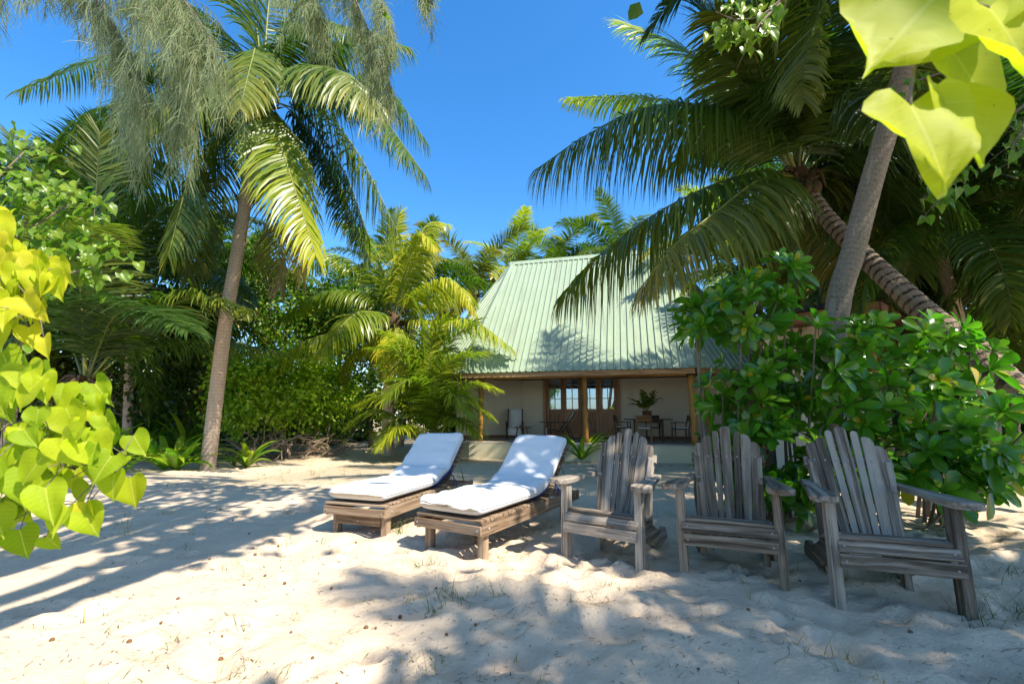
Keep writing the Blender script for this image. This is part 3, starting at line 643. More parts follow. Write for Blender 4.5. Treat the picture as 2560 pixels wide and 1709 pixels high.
# dining set
tx = hl(1620, 1050, 1.55)[0]; ty = 1.55
t = thing('dining_table', 'dark oval veranda dining table under the potted palm', 'table', w_(tx, ty), hyaw)
mb = MB(); pts = [(.80*math.cos(a), .48*math.sin(a)) for a in np.linspace(0, 2*math.pi, 36, endpoint=False)]; prism(mb, pts, .70, .735, Matrix.Identity(4), .008); mb.obj('table_top', M['dark_wood'], t)
for sx in (-1, 1):
    for sy in (-1, 1):
        mb = MB(); box(mb, (sx*.45, sy*.24, .35), (.06, .06, .70)); mb.obj('leg', M['dark_wood'], t)
mb = MB(); box(mb, (0, 0, .65), (.9, .5, .08)); mb.obj('apron', M['dark_wood'], t)
def dchair(label, x, y, rz, mat):
    t = thing('dining_chair', label, 'dining chair', w_(x, y), hyaw+rz, 'wooden chairs round the veranda table'); W = M[mat]
    for sx in (-1, 1):
        mb = MB(); box(mb, (sx*.22, -.21, .21), (.035, .04, .42)); mb.obj('leg', W, t)
        mb = MB(); plank(mb, (sx*.22, .22, 0), (sx*.22, .22, .44), .045, .045, .035, (1, 0, 0), 'flat'); plank(mb, (sx*.22, .22, .43), (sx*.22, .31, .86), .045, .04, .035, (1, 0, 0), 'flat'); mb.obj('rear_leg', W, t)
        mb = MB(); box(mb, (sx*.235, 0.0, .63), (.05, .5, .025)); box(mb, (sx*.235, -.2, .52), (.032, .035, .21)); mb.obj('armrest', W, t)
    mb = MB(); box(mb, (0, 0, .43), (.47, .46, .04)); mb.obj('seat', W, t)
    mb = MB(); box(mb, (0, .285, .76), (.46, .028, .19), rot=RX(-.2)); mb.obj('backrest', W, t)
    mb = MB(); box(mb, (0, -.0, .462), (.40, .40, .022), bev=.01); mb.obj('seat_pad', M['canvas'], t)
xx = lambda u, y: hl(u, 1060, y)[0]
dchair('teak veranda chair with its back to the beach, nearest the middle post', xx(1609, .75), .75, math.pi, 'teak')
dchair('dark veranda chair in side view at the right end of the oval table', xx(1700, 1.2), 1.2, math.radians(-82), 'dark_wood')
dchair('dark veranda chair by the door edge at the left end of the oval table', xx(1558, 2.0), 2.0, math.radians(80), 'dark_wood')
dchair('dark veranda chair against the wall behind the potted palm', xx(1632, 2.35), 2.35, 0.0, 'dark_wood')

# ------------------------------------------------------------------ palm fronds
def frond_mesh(P, N=64, LL=1.0, hang=.9, seg=4, wid=.036, seed=0, lift=.25, mats=('frond', 'rachis'), roll=0.0, tipyel=.25, base=.14, tat=.0, rr=.028, name='frond', t0=0.3):
    """P: rachis polyline in the palm's frame. Leaflets in two rows, each a narrow blade that hangs with its length."""
    R = np.random.default_rng(seed); P = np.asarray(P, float); ln = np.concatenate([[0], np.cumsum(np.linalg.norm(np.diff(P, axis=0), axis=1))]); tot = ln[-1]
    T = nrm(np.gradient(P, axis=0))
    mb = MB(); k = len(P); rad = np.linspace(1, .12, k)**.9*rr; rad[:3] *= [1.9, 1.5, 1.2]
    tube(mb, P, rad, 6, 1, .5)
    s = np.tile(base+(1-base)*((np.arange(N)+.5)/N), 2); s = np.clip(s+R.normal(0, .25/N, 2*N), base, .995)
    side = np.repeat([1., -1.], N); keep = R.random(2*N) > tat; s = s[keep]; side = side[keep]; n = len(s)
    Q = np.stack([np.interp(s*tot, ln, P[:, a]) for a in range(3)], 1); Tt = nrm(np.stack([np.interp(s*tot, ln, T[:, a]) for a in range(3)], 1))
    upv = A([0, 0, 1.]); S = np.cross(Tt, upv)
    flat = np.linalg.norm(S, axis=1) < .12; S[flat] = S[~flat].mean(0) if (~flat).any() else A([1., 0, 0]); S = nrm(S)
    U = nrm(np.cross(S, Tt))
    if roll: S, U = S*math.cos(roll)+U*math.sin(roll), U*math.cos(roll)-S*math.sin(roll)
    x = (s-base)/(1-base)
    prof = np.clip(np.interp(x, [0, .12, .35, .6, .85, 1], [.55, .85, 1, .92, .62, .38]), 0, 2)*LL*R.normal(1, .07, n)
    fwd = np.interp(x, [0, .5, .85, 1], [.3, .5, .9, 1.7])+R.normal(0, .07, n)
    lf = lift+R.normal(0, .13, n)
    d = nrm(S*side[:, None] + Tt*fwd[:, None] + U*lf[:, None]); step = prof/seg
    hg = hang*R.uniform(.65, 1.35, n)*(.55+.45*np.linalg.norm(Tt[:, :2], axis=1)); c = Q.copy(); V = []; wp = [.55, 1.0, .9, .62, .06] if seg == 4 else [.6, 1., .75, .06]
    tw = R.uniform(-.5, .5, n)
    for q in range(seg+1):
        nn = nrm(np.cross(d, np.cross(U, d)))       # blade normal
        wv = nrm(np.cross(d, nn)); wv = nrm(wv*np.cos(tw)[:, None]+nn*np.sin(tw)[:, None])
        w = wid*wp[q]*(.7+.3*prof/LL)*.55
        V.append(np.stack([c-wv*w[:, None], c+wv*w[:, None]], 1))
        c = c+d*step[:, None]; d = nrm(d+A([0, 0, -1.])*(hg/seg*(.8+.3*q))[:, None]+R.normal(0, .035, (n, 3)))
    V = np.stack(V, 1)                              # n, seg+1, 2, 3
    b = (np.arange(n)*(seg+1)*2)[:, None, None]+(np.arange(seg)*2)[None, :, None]+A([0, 1, 3, 2])[None, None]
    ti = t0+tipyel*(x**2)+R.normal(0, .10, n); ti = ti[:, None, None]+np.linspace(0, .12, seg+1)[None, :, None]**1+np.zeros((1, 1, 2))
    mb.add(V, b.reshape(-1, 4), 0, ti.ravel())
    return mb.mesh(name, [M[mats[0]], M[mats[1]]])
def arc(el, L, droop, n=26, bow=0.0, p=1.5):
    s = np.linspace(0, 1, n); e = el-droop*s**p; st = L/(n-1)
    x = np.concatenate([[0], np.cumsum(np.cos(e[:-1])*st)]); z = np.concatenate([[0], np.cumsum(np.sin(e[:-1])*st)]); y = bow*L*s**2
    return np.stack([x, y, z], 1)
POOL = {}
def pool_frond(q, ei, var, mats):
    key = (q, ei, var, mats)
    if key not in POOL:
        el = math.radians((-48, -25, -5, 15, 35, 55, 75)[ei]); N, seg, w = {0: (135, 4, .044), 1: (110, 4, .05), 2: (84, 3, .062)}[q]
        dr = (.55, .8, 1.0, 1.15, 1.25, 1.2, .9)[ei]+.15*var
        POOL[key] = frond_mesh(arc(el, 4.6, dr, bow=(.05, -.06, .1)[var % 3]), N, 1.0, (1.7, 1.9, 1.9, 1.7, 1.4, 1.1, .7)[ei], seg, w, ei*10+var+q*100,
                               mats=mats, roll=(.3, -.35, .1)[var % 3], t0=.25+(.28 if ei < 2 else .08 if ei < 3 else 0), tipyel=.3, tat=.04+.05*(ei < 2))
    return POOL[key]
def crown(t, c, n, L, q, mats, seed, old=None, els=None, az0=0.0):
    R = random.Random(seed)
    for k in range(n):
        f = (k+.5)/n; ei = els[k % len(els)] if els else min(6, int(7*f**.9))
        mm = old if (old and ei < 2 and R.random() < .6) else mats
        o = link('frond', pool_frond(q, ei, R.randrange(3), mm), t, [float(v) for v in c])
        s = L/4.6*R.uniform(.85, 1.1); o.scale = (s, s*R.choice((1, -1)), s)
        o.rotation_euler = (R.uniform(-.06, .06), R.uniform(-.08, .08), az0+k*2.39996+R.uniform(-.25, .25))
def trunk(t, pts, r0, r1, mat, n=60, flare=1.35, sides=16, ring=.0):
    P = spline(pts, n); s = np.linspace(0, 1, n); R = (r0+(r1-r0)*s)*(1+(flare-1)*np.exp(-s*14))
    if ring: R = R*(1+ring*((np.arange(n) % 2)*2-1))
    mb = MB(); tube(mb, P, R, sides, 0, .5); return mb.obj('trunk', M[mat], t)
def fibre(t, c, r, seed, h=.7):
    mb = MB(); R = random.Random(seed); c = A(c, float)
    tube(mb, [c+A([0, 0, z]) for z in (-h, -h*.5, 0, h*.3, h*.55)], [r*.75, r*1.15, r*1.3, r*.9, r*.3], 12)
    for k in range(22):
        a = R.uniform(0, 6.28); d = A([math.cos(a), math.sin(a), 0]); z = R.uniform(-h*.7, h*.3)
        p = c+d*r*.9+A([0, 0, z]); tube(mb, qcurve(p, p+d*.2+A([0, 0, .08]), p+d*R.uniform(.25, .5)+A([0, 0, R.uniform(-.35, .25)]), 6), [.05, .045, .04, .03, .02, .008], 5)
    mb.obj('leaf_base', M['fibre'], t)
def nuts(t, c, seed, n=7, mat='frond_old'):
    R = random.Random(seed)
    for k in range(n):
        a = R.uniform(0, 6.28); r = R.uniform(.22, .36); p = A(c)+A([math.cos(a)*r, math.sin(a)*r, R.uniform(-.55, -.15)])
        mb = MB(); z = np.linspace(-1, 1, 9); tube(mb, [p+A([0, 0, q*.15]) for q in z], [max(.01, .115*math.sqrt(max(0, 1-q*q))*(1-.12*q)) for q in z], 12); mb.obj('coconut', M[mat], t)
def palm(label, base, top, n, L, q, seed, mats=('frond', 'rachis'), old=('frond_old', 'rachis'), tr='trunk', r=(.16, .11), group=None, lean=(0, 0), els=None, name='coconut_palm', sides=12, fib=True):
    b = A(base, float); tp = A(top, float)-b; t = thing(name, label, 'palm tree', b, 0, group)
    mid = tp*.5+A([lean[0], lean[1], 0])
    trunk(t, [A([0, 0, -.3]), tp*.02, mid, tp], r[0], r[1], tr, 40, 1.4, sides)
    if fib: fibre(t, tp, r[1]*1.25, seed, .5)
    crown(t, tp+A([0, 0, .15]), n, L, q, mats, seed, old, els, az0=seed)
    return t
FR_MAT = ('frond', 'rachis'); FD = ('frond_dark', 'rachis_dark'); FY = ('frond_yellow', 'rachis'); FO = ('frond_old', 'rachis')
def hand_frond(t, org, pts, **k):
    """rachis through world points pts (start at the crown), stored in the palm's own frame"""
    P = spline(A([A(p, float)-org for p in pts]), 30); o = link('frond', frond_mesh(P, **k), t); return o

# the tall palm at the left
b0 = G(520, 1160, -.06); b0[2] = gz(b0[0], b0[1]); tl = thing('coconut_palm', 'tall coconut palm with a bare pale trunk standing in the open sand at the left', 'palm tree', b0)
tp = [A([0, 0, -.4]), A([0, 0, 0])]+[D(u, v, y)-b0 for u, v, y in ((545, 950, b0[1]), (566, 790, b0[1]-.05), (592, 640, b0[1]-.1), (622, 450, b0[1]-.15), (645, 330, b0[1]-.2), (655, 245, b0[1]-.3))]
trunk(tl, tp, .175, .14, 'trunk', 110, 1.25, 20, .012); c0 = tp[-1]+b0; fibre(tl, tp[-1], .17, 5, .7)
nuts(tl, tp[-1]+A([0, 0, -.05]), 4, 8)
Yc = c0[1]
def LF(pts, **k):
    k = {**dict(N=130, LL=1.5, hang=2.2, lift=-.35, roll=random.uniform(-.45, .45), wid=.046, seed=random.randrange(9999)), **k}
    hand_frond(tl, b0, [c0]+[D(u, v, y) for u, v, y in pts], **k)
LF([(690, 330, Yc-1.6), (730, 450, Yc-2.2), (790, 640, Yc-2.6)], LL=1.35, mats=FY, t0=.05, tipyel=.5)
LF([(640, 130, Yc-.9), (630, 150, Yc-2.0), (600, 270, Yc-3.0)], LL=1.1, t0=.45)
LF([(560, 330, Yc-.6), (480, 430, Yc-.9), (420, 640, Yc-1.2)], t0=.2, mats=FR_MAT)
LF([(500, 260, Yc+.2), (320, 270, Yc+.4), (130, 370, Yc+.5)], t0=.2)
LF([(540, 160, Yc+.5), (300, 140, Yc+1.0), (50, 225, Yc+1.2)], t0=.2)
LF([(780, 215, Yc+.2), (930, 270, Yc+.2), (1065, 440, Yc+.1)], t0=.3)
LF([(760, 250, Yc-.3), (880, 360, Yc-.6), (1000, 590, Yc-.8)], t0=.3)
LF([(730, 280, Yc+.4), (830, 420, Yc+.8), (920, 640, Yc+1.0)], t0=.25)
LF([(660, 300, Yc+.6), (690, 480, Yc+1.0), (700, 720, Yc+1.0)], mats=FO, t0=.35, tipyel=.5)
LF([(700, 300, Yc-.5), (750, 470, Yc-.7), (760, 690, Yc-.7)], mats=FO, t0=.25, tipyel=.6)
LF([(600, 320, Yc+.8), (520, 480, Yc+1.2), (470, 700, Yc+1.2)], mats=FO, t0=.1)
LF([(760, 160, Yc+.3), (900, 90, Yc+.7), (1020, 120, Yc+1.0)], t0=.15)
LF([(700, 90, Yc+.2), (800, -80, Yc+.3), (930, -160, Yc+.2)], t0=.15)
LF([(640, 60, Yc-.2), (590, -120, Yc-.3), (480, -200, Yc-.5)], t0=.15)
LF([(600, 120, Yc+.3), (470, 20, Yc+.5), (330, 30, Yc+.8)], t0=.15)
LF([(670, 30, Yc+.1), (690, -160, Yc+.1), (720, -330, Yc-.2)], t0=.1, hang=.6)
LF([(720, 180, Yc-.8), (830, 170, Yc-2.0), (940, 260, Yc-2.8)], t0=.3)
LF([(560, 210, Yc-.8), (450, 220, Yc-1.8), (330, 320, Yc-2.4)], t0=.25)

LF([(570, 240, Yc+.1), (440, 290, Yc+.1), (300, 430, Yc)], t0=.2)
LF([(790, 200, Yc+.6), (960, 220, Yc+1.0), (1070, 360, Yc+1.2)], t0=.2)
LF([(760, 290, Yc+.2), (860, 430, Yc+.3), (925, 600, Yc+.2)], t0=.25)
LF([(690, 310, Yc+1.0), (740, 430, Yc+1.7), (800, 640, Yc+1.9)], t0=.2)
LF([(700, 130, Yc-.5), (800, 60, Yc-1.0), (910, 80, Yc-1.4)], t0=.25)
LF([(590, 200, Yc+.6), (470, 180, Yc+1.1), (320, 250, Yc+1.5)], t0=.2)

# the leaning palm at the right
bR = A([8.3, 5.0, 0.0]); bR[2] = gz(bR[0], bR[1])
tr = thing('coconut_palm', 'leaning coconut palm whose strongly ringed trunk slants up across the right side', 'palm tree', bR)
tpw = [bR+A([.25, -.1, -.4]), bR, D(2600, 1010, 5.3), D(2440, 880, 5.9), D(2330, 795, 6.5), D(2230, 705, 7.0), D(2140, 620, 7.6), D(2060, 535, 8.1), D(1995, 440, 8.5)]
trunk(tr, [p-bR for p in tpw], .195, .135, 'trunk_ring', 130, 1.2, 20, .03)
cR = tpw[-1]; fibre(tr, cR-bR, .16, 8, .6); nuts(tr, cR-bR+A([0, 0, -.05]), 6, 6, 'fibre')
YR = cR[1]
def RF(pts, **k):
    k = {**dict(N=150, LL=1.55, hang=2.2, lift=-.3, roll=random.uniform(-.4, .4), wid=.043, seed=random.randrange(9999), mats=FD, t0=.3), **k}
    hand_frond(tr, bR, [cR]+[D(u, v, y) for u, v, y in pts], **k)
RF([(1880, 290, YR-.2), (1640, 265, YR-.1), (1480, 330, YR+.1), (1345, 420, YR+.3)], LL=2.1, hang=3.2, lift=-.6, N=190, roll=.1, mats=FR_MAT, t0=.15, tipyel=.35, tat=.03)
RF([(1870, 330, YR+.6), (1640, 250, YR+1.4), (1420, 245, YR+2.0)], LL=1.0, mats=FY, t0=.1, tipyel=.5)
RF([(1880, 430, YR-.3), (1700, 500, YR-.2), (1530, 610, YR+.2), (1400, 740, YR+.6)], LL=1.9, hang=2.6, lift=-.5, N=190, roll=0, mats=FR_MAT, t0=.2, tipyel=.25)
RF([(1900, 450, YR-.8), (1790, 530, YR-1.2), (1690, 610, YR-1.4), (1600, 720, YR-1.4)], LL=1.6, hang=2.2, lift=-.4, mats=FO, t0=.1, tipyel=.5)
RF([(1900, 260, YR-.2), (1810, 90, YR-.3), (1700, -60, YR-.3)], LL=1.7, hang=.7, lift=.1, N=190, roll=.9, mats=FR_MAT, t0=.1, tipyel=.1)
RF([(1860, 250, YR+.3), (1720, 130, YR+.5), (1560, 60, YR+.7)], LL=1.6, hang=.9, lift=.0, roll=.7, mats=FY, t0=.0, tipyel=.3)
RF([(1960, 220, YR-.4), (1940, 40, YR-.7), (1900, -140, YR-1.0)], hang=.7)
RF([(2040, 240, YR), (2080, 50, YR), (2140, -120, YR)], hang=.7)
RF([(2080, 290, YR+.1), (2200, 180, YR+.1), (2350, 200, YR)], hang=1.0)
RF([(2010, 270, YR-.8), (2030, 130, YR-1.7), (2080, 120, YR-2.6)], hang=.9)
RF([(2100, 370, YR), (2250, 390, YR-.1), (2400, 520, YR-.3)])
RF([(2090, 430, YR+.5), (2200, 520, YR+.9), (2290, 680, YR+1.1)])
RF([(2050, 460, YR+.9), (2090, 560, YR+1.6), (2110, 700, YR+2.0)], mats=FO, t0=.1)
RF([(1960, 480, YR+.9), (1900, 560, YR+1.6), (1850, 700, YR+2.0)], mats=FO, t0=.2)
RF([(1920, 360, YR+1.0), (1800, 330, YR+2.3), (1680, 420, YR+3.4)], mats=FR_MAT, t0=.2)
RF([(1930, 300, YR+.9), (1850, 180, YR+2.0), (1780, 130, YR+3.2)], mats=FR_MAT, t0=.2)

RF([(1930, 270, YR-.6), (1880, 120, YR-1.2), (1790, 30, YR-1.7)], N=190, hang=1.0, mats=FR_MAT)
RF([(1990, 250, YR-.3), (2010, 80, YR-.5), (2000, -80, YR-.7)], hang=.8)
RF([(2060, 300, YR-.5), (2160, 230, YR-1.2), (2230, 300, YR-1.8)], hang=1.6)
RF([(2080, 400, YR+.9), (2230, 330, YR+1.6), (2380, 420, YR+2.2)], hang=1.6)

# the upright grey palm at the right
bU = A([3.95, 6.0, 0.0]); bU[2] = gz(bU[0], bU[1])
tu = thing('coconut_palm', 'upright grey coconut palm rising out of the top of the glossy shrubs', 'palm tree', bU)
tpu = [bU-A([0, 0, .4]), bU, D(2090, 800, 5.9), D(2135, 620, 5.85), D(2180, 450, 5.8), D(2225, 300, 5.7), D(2270, 130, 5.6), D(2310, -60, 5.5), D(2340, -330, 5.3)]
trunk(tu, [p-bU for p in tpu], .15, .118, 'trunk_grey', 110, 1.2, 20, .01)
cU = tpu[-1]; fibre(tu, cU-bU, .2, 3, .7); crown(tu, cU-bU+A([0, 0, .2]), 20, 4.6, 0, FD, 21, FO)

# young golden palm in the middle and the seedling in front of it
pm = G(970, 1132, -.2); pm[2] = gz(pm[0], pm[1]); tm = thing('coconut_palm', 'yellow-green young coconut palm with a short trunk left of the house', 'palm tree', pm)
cm = D(985, 800, pm[1]); trunk(tm, [A([0, 0, -.3]), A([0, 0, 0]), D(973, 960, pm[1])-pm, cm-pm], .25, .17, 'trunk', 50, 1.7, 14, .01); fibre(tm, cm-pm, .2, 9, .6)
Ym = pm[1]
def MF(pts, **k):
    k = {**dict(N=125, LL=1.22, hang=2.2, lift=-.25, roll=random.uniform(-.4, .4), wid=.048, seed=random.randrange(9999), mats=FY, t0=.2), **k}
    hand_frond(tm, pm, [cm]+[D(u, v, y) for u, v, y in pts], **k)
MF([(930, 740, Ym), (810, 730, Ym-.3), (700, 800, Ym-.6)], t0=.0)
MF([(900, 820, Ym-.5), (770, 850, Ym-1.3), (640, 940, Ym-1.8)], t0=.0)
MF([(930, 690, Ym+.6), (830, 640, Ym+1.3), (730, 680, Ym+1.8)], t0=.2)
MF([(960, 690, Ym+.1), (930, 610, Ym+.2), (870, 560, Ym)], t0=.1, hang=.9)
MF([(985, 680, Ym), (985, 600, Ym), (1000, 530, Ym)], t0=.1, hang=.6)
MF([(1010, 690, Ym-.3), (1050, 590, Ym-.6), (1090, 620, Ym-.9)], t0=.4)
MF([(1050, 730, Ym-.4), (1130, 700, Ym-.8), (1190, 780, Ym-1.2)], t0=.35)
MF([(1080, 800, Ym-.5), (1180, 800, Ym-1.2), (1280, 870, Ym-1.6)], t0=.35)
MF([(1060, 760, Ym+.6), (1140, 720, Ym+1.3), (1190, 760, Ym+1.8)], t0=.3)
MF([(990, 840, Ym-.8), (1000, 880, Ym-1.6), (1020, 960, Ym-2.0)], t0=.4)
MF([(930, 850, Ym+.3), (870, 900, Ym+.5), (850, 1000, Ym+.5)], t0=.4)
MF([(940, 780, Ym-.9), (880, 790, Ym-2.0), (800, 880, Ym-2.8)], t0=.1)
MF([(1030, 640, Ym+.4), (1070, 560, Ym+.8), (1120, 560, Ym+1.2)], t0=.3)
ps = G(1065, 1128, -.2); ps[0], ps[1] = ps[0]*.86, ps[1]*.86; ps[2] = gz(ps[0], ps[1])
tsd = thing('palm_seedling', 'bushy trunkless young palm with arching fronds in front of the veranda post', 'young palm', ps)
Ys = ps[1]
for k, pts in enumerate(([(1010, 1060, Ys), (940, 1030, Ys-.2), (880, 1060, Ys-.3)], [(1000, 1000, Ys), (960, 930, Ys-.1), (930, 930, Ys-.2)], [(1050, 960, Ys), (1010, 860, Ys-.2), (960, 830, Ys-.4)],
        [(1060, 950, Ys), (1060, 830, Ys), (1040, 760, Ys)], [(1090, 960, Ys), (1130, 850, Ys), (1190, 800, Ys-.2)], [(1110, 1010, Ys), (1170, 960, Ys-.2), (1240, 970, Ys-.4)],
        [(1100, 1060, Ys-.2), (1150, 1050, Ys-.6), (1195, 1080, Ys-.9)], [(1030, 1080, Ys-.4), (990, 1070, Ys-.9), (950, 1110, Ys-1.2)], [(1060, 1000, Ys-.5), (1020, 950, Ys-1.0), (960, 1000, Ys-1.5)],
        [(1085, 1030, Ys-.3), (1120, 980, Ys-.9), (1180, 1040, Ys-1.3)], [(1075, 960, Ys+.4), (1100, 880, Ys+.9), (1150, 880, Ys+1.2)], [(1040, 980, Ys-.2), (990, 880, Ys-.5), (930, 870, Ys-.8)], [(1080, 980, Ys-.2), (1130, 900, Ys-.5), (1210, 880, Ys-.8)], [(1100, 1040, Ys-.1), (1160, 1000, Ys-.3), (1225, 1040, Ys-.5)], [(1030, 1040, Ys-.1), (970, 990, Ys-.3), (900, 1010, Ys-.5)], [(1070, 930, Ys), (1090, 830, Ys-.2), (1120, 790, Ys-.4)])):
    hand_frond(tsd, ps, [ps+A([random.uniform(-.06, .06), random.uniform(-.06, .06), 0])]+[D(*p) for p in pts], N=90, LL=1.1, hang=.8, wid=.044, seed=900+k, mats=FY, t0=(-.05, .08, .0)[k % 3], tipyel=.2, base=.28, rr=.016, lift=.1)

# palms behind the house and along the back
def back_palm(u, v, Y, n, L, seed, label, mats=FR_MAT, q=2, grp='coconut palms behind the house', **k):
    c = D(u, v, Y); b = A([c[0]+random.uniform(-.6, .6), Y+random.uniform(-.3, .3), -.3]); return palm(label, b, c, n, L, q, seed, mats, r=(.17, .12), group=grp, **k)
back_palm(1040, 735, 21, 20, 4.2, 31, 'green palm rising just left of the ridge, behind the yellow young palm')
back_palm(1185, 745, 24, 20, 4.6, 32, 'dull yellow palm with upright fronds behind the left hip of the roof', FO)
back_palm(1290, 705, 27, 18, 4.4, 33, 'palm showing only its frond tips over the left end of the ridge', FY)
back_palm(1385, 700, 28, 18, 4.6, 34, 'bright palm peeking over the ridge beside the drooping frond tip', FR_MAT)
back_palm(1545, 650, 26, 18, 4.6, 35, 'pale far palm standing highest above the ridge', FR_MAT)
back_palm(950, 680, 27, 18, 4.4, 36, 'slender far palm above the golden young palm', FR_MAT)
back_palm(1860, 690, 17, 22, 4.6, 37, 'sunlit yellow palm between the right end of the roof and the grey trunk', FY, 1)
back_palm(2010, 600, 15.5, 22, 5.0, 38, 'green palm close behind the leaning trunk', FR_MAT, 1)
back_palm(850, 800, 26, 16, 4.0, 39, 'small far palm seen through the gap right of the tall trunk', FR_MAT)
# dark palms at the right
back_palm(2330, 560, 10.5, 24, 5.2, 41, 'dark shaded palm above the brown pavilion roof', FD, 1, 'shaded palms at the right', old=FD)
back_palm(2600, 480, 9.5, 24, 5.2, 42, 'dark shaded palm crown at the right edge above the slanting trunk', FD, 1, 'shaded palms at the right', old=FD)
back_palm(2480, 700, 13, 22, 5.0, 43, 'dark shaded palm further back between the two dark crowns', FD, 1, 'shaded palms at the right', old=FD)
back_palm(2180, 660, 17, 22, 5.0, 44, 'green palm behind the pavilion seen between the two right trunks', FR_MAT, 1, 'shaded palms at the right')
# left palms
bl = A([-9.8, 10.2, -.1]); tbl = thing('coconut_palm', 'dark trunkless young palm with tall upright fronds behind the heart-leaved tree', 'palm tree', bl)
cB = D(215, 960, 10.2); trunk(tbl, [A([0, 0, -.3]), A([0, 0, 0]), (cB-bl)*.5, cB-bl], .26, .2, 'trunk_grey', 30, 1.4, 12); fibre(tbl, cB-bl, .15, 17, .4)
def BF(pts, **k):
    k = {**dict(N=125, LL=1.25, hang=1.0, wid=.045, seed=random.randrange(9999), mats=FD, t0=.25), **k}
    hand_frond(tbl, bl, [cB]+[D(u, v, y) for u, v, y in pts], **k)
BF([(230, 650, 10.3), (240, 480, 10.3), (250, 330, 10.0)], hang=.4)
BF([(180, 650, 10.6), (110, 470, 10.9), (20, 330, 11)], hang=.4)
BF([(290, 680, 10.4), (390, 540, 10.6), (520, 450, 10.6)], hang=.6)
BF([(330, 830, 10.4), (480, 745, 10.4), (625, 775, 10.3)], hang=1.6, mats=FR_MAT, t0=.3)
BF([(330, 880, 11.0), (480, 855, 12.0), (690, 880, 13.0)], hang=1.9, mats=FR_MAT, t0=.15)
BF([(260, 720, 11), (330, 640, 11.8), (430, 640, 12.4)], hang=.8)
BF([(120, 720, 10.4), (0, 640, 10.5), (-130, 640, 10.5)])
BF([(200, 690, 9.6), (200, 590, 9.0), (270, 560, 8.4)], hang=.8, mats=FR_MAT)
BF([(280, 800, 9.6), (360, 770, 9.0), (470, 830, 8.4)], hang=.9)
back_palm(330, 720, 15, 22, 5.2, 51, 'dark palm behind the tall pale trunk, between it and the upright fronds', FD, 1, 'palms in the left thicket', old=FD)
back_palm(90, 600, 14, 22, 5.4, 52, 'dark palm at the left edge under the weeping needles', FD, 1, 'palms in the left thicket', old=FD)
back_palm(560, 770, 19, 20, 4.8, 53, 'mid green palm in the thicket right behind the tall pale trunk', FR_MAT, 1, 'palms in the left thicket')

# ------------------------------------------------------------------ leaves
def heart(mb, B, T, N, wf=.95, fold=.12, curl=.15, tint=.4, mi=0, R=random, drip=True):
    """heart leaf: petiole joins at B, drip tip at T, upper side faces N. 9 x 7 grid."""
    B = A(B, float); y = A(T, float)-B; L = np.linalg.norm(y); y = y/L; n = A(N, float); n = nrm(n-y*n.dot(y)); x = np.cross(y, n)
    ts = A([-.16, -.06, .06, .2, .36, .52, .68, .8, .89, 1.0]); wd = A([.30, .43, .495, .50, .46, .38, .27, .15, .06, .006])*wf
    if not drip: wd = A([.30, .43, .495, .50, .46, .39, .30, .2, .1, .01])*wf
    ss_ = A([-1, -.72, -.38, 0, .38, .72, 1]); V = []; lv = []
    ph = R.uniform(0, 6.28); wav = R.uniform(.03, .10)
    for t, w in zip(ts, wd):
        for s in ss_:
            yy = t
            if t < .06: yy = t*abs(s)**.8 + (.0)*(1-abs(s)) if t < 0 else t
            h = abs(s)*w*fold*2 - curl*(max(0, t))**2 + wav*math.sin(s*4+t*7+ph)*abs(s)
            V.append(B+(y*yy+x*(s*w)+n*h)*L); lv.append((s*w*.9, t, 0))
    m = len(ss_); i = np.arange(len(ts)-1)[:, None]*m; j = np.arange(m-1)[None]
    mb.add(V, np.stack([i+j, i+j+1, i+m+j+1, i+m+j], -1).reshape(-1, 4), mi, tint, lv)
def small_leaves(mb, C, Dn, L, W, tint, mi=0, fold=.25, seed=0):
    """many simple folded leaves (6 vertices): C centres, Dn blade directions"""
    R = np.random.default_rng(seed); C = np.asarray(C, float); n = len(C); y = nrm(Dn); r = nrm(R.normal(0, 1, (n, 3))+A([0, 0, 1.4]))
    x = nrm(np.cross(y, r)); u = np.cross(x, y); L = np.broadcast_to(L, (n,))[:, None]; W = np.broadcast_to(W, (n,))[:, None]
    p0 = C; p3 = C+y*L-u*L*.12; a1 = C+y*L*.30+x*W*.5+u*W*fold; b1 = C+y*L*.30-x*W*.5+u*W*fold; a2 = C+y*L*.68+x*W*.34+u*W*fold*.4-u*L*.03; b2 = C+y*L*.68-x*W*.34+u*W*fold*.4-u*L*.03
    m1 = C+y*L*.32; m2 = C+y*L*.68-u*L*.03
    V = np.stack([p0, a1, a2, p3, b2, b1, m1, m2], 1); b = np.arange(n)[:, None, None]*8
    q = np.concatenate([b+A([[1, 2, 7, 6]]), b+A([[6, 7, 4, 5]])], 1).reshape(-1, 4)
    t = np.concatenate([b+A([[0, 1, 6]]), b+A([[0, 6, 5]]), b+A([[2, 3, 7]]), b+A([[7, 3, 4]])], 1).reshape(-1, 3)
    mb.add(V, [q, t], mi, np.repeat(np.broadcast_to(tint, (n,)), 8))
def cloud(seed, c, r, ncl, per, spread=.3, shell=.55):
    """clump centres through an ellipsoid (biased outwards), then leaf points round each clump"""
    R = np.random.default_rng(seed); d = nrm(R.normal(0, 1, (ncl, 3))); rad = (shell+(1-shell)*R.random(ncl))*R.uniform(.78, 1.15, ncl)
    K = A(c)+d*rad[:, None]*A(r); ck = R.uniform(0, 1, ncl)
    P = np.repeat(K, per, 0)+R.normal(0, 1, (ncl*per, 3))*spread*np.repeat(R.uniform(.6, 1.3, ncl), per)[:, None]
    dn = np.repeat(d, per, 0)*.7+R.normal(0, .7, (ncl*per, 3))+A([0, 0, -.35])
    return P, dn, np.repeat(ck, per), K
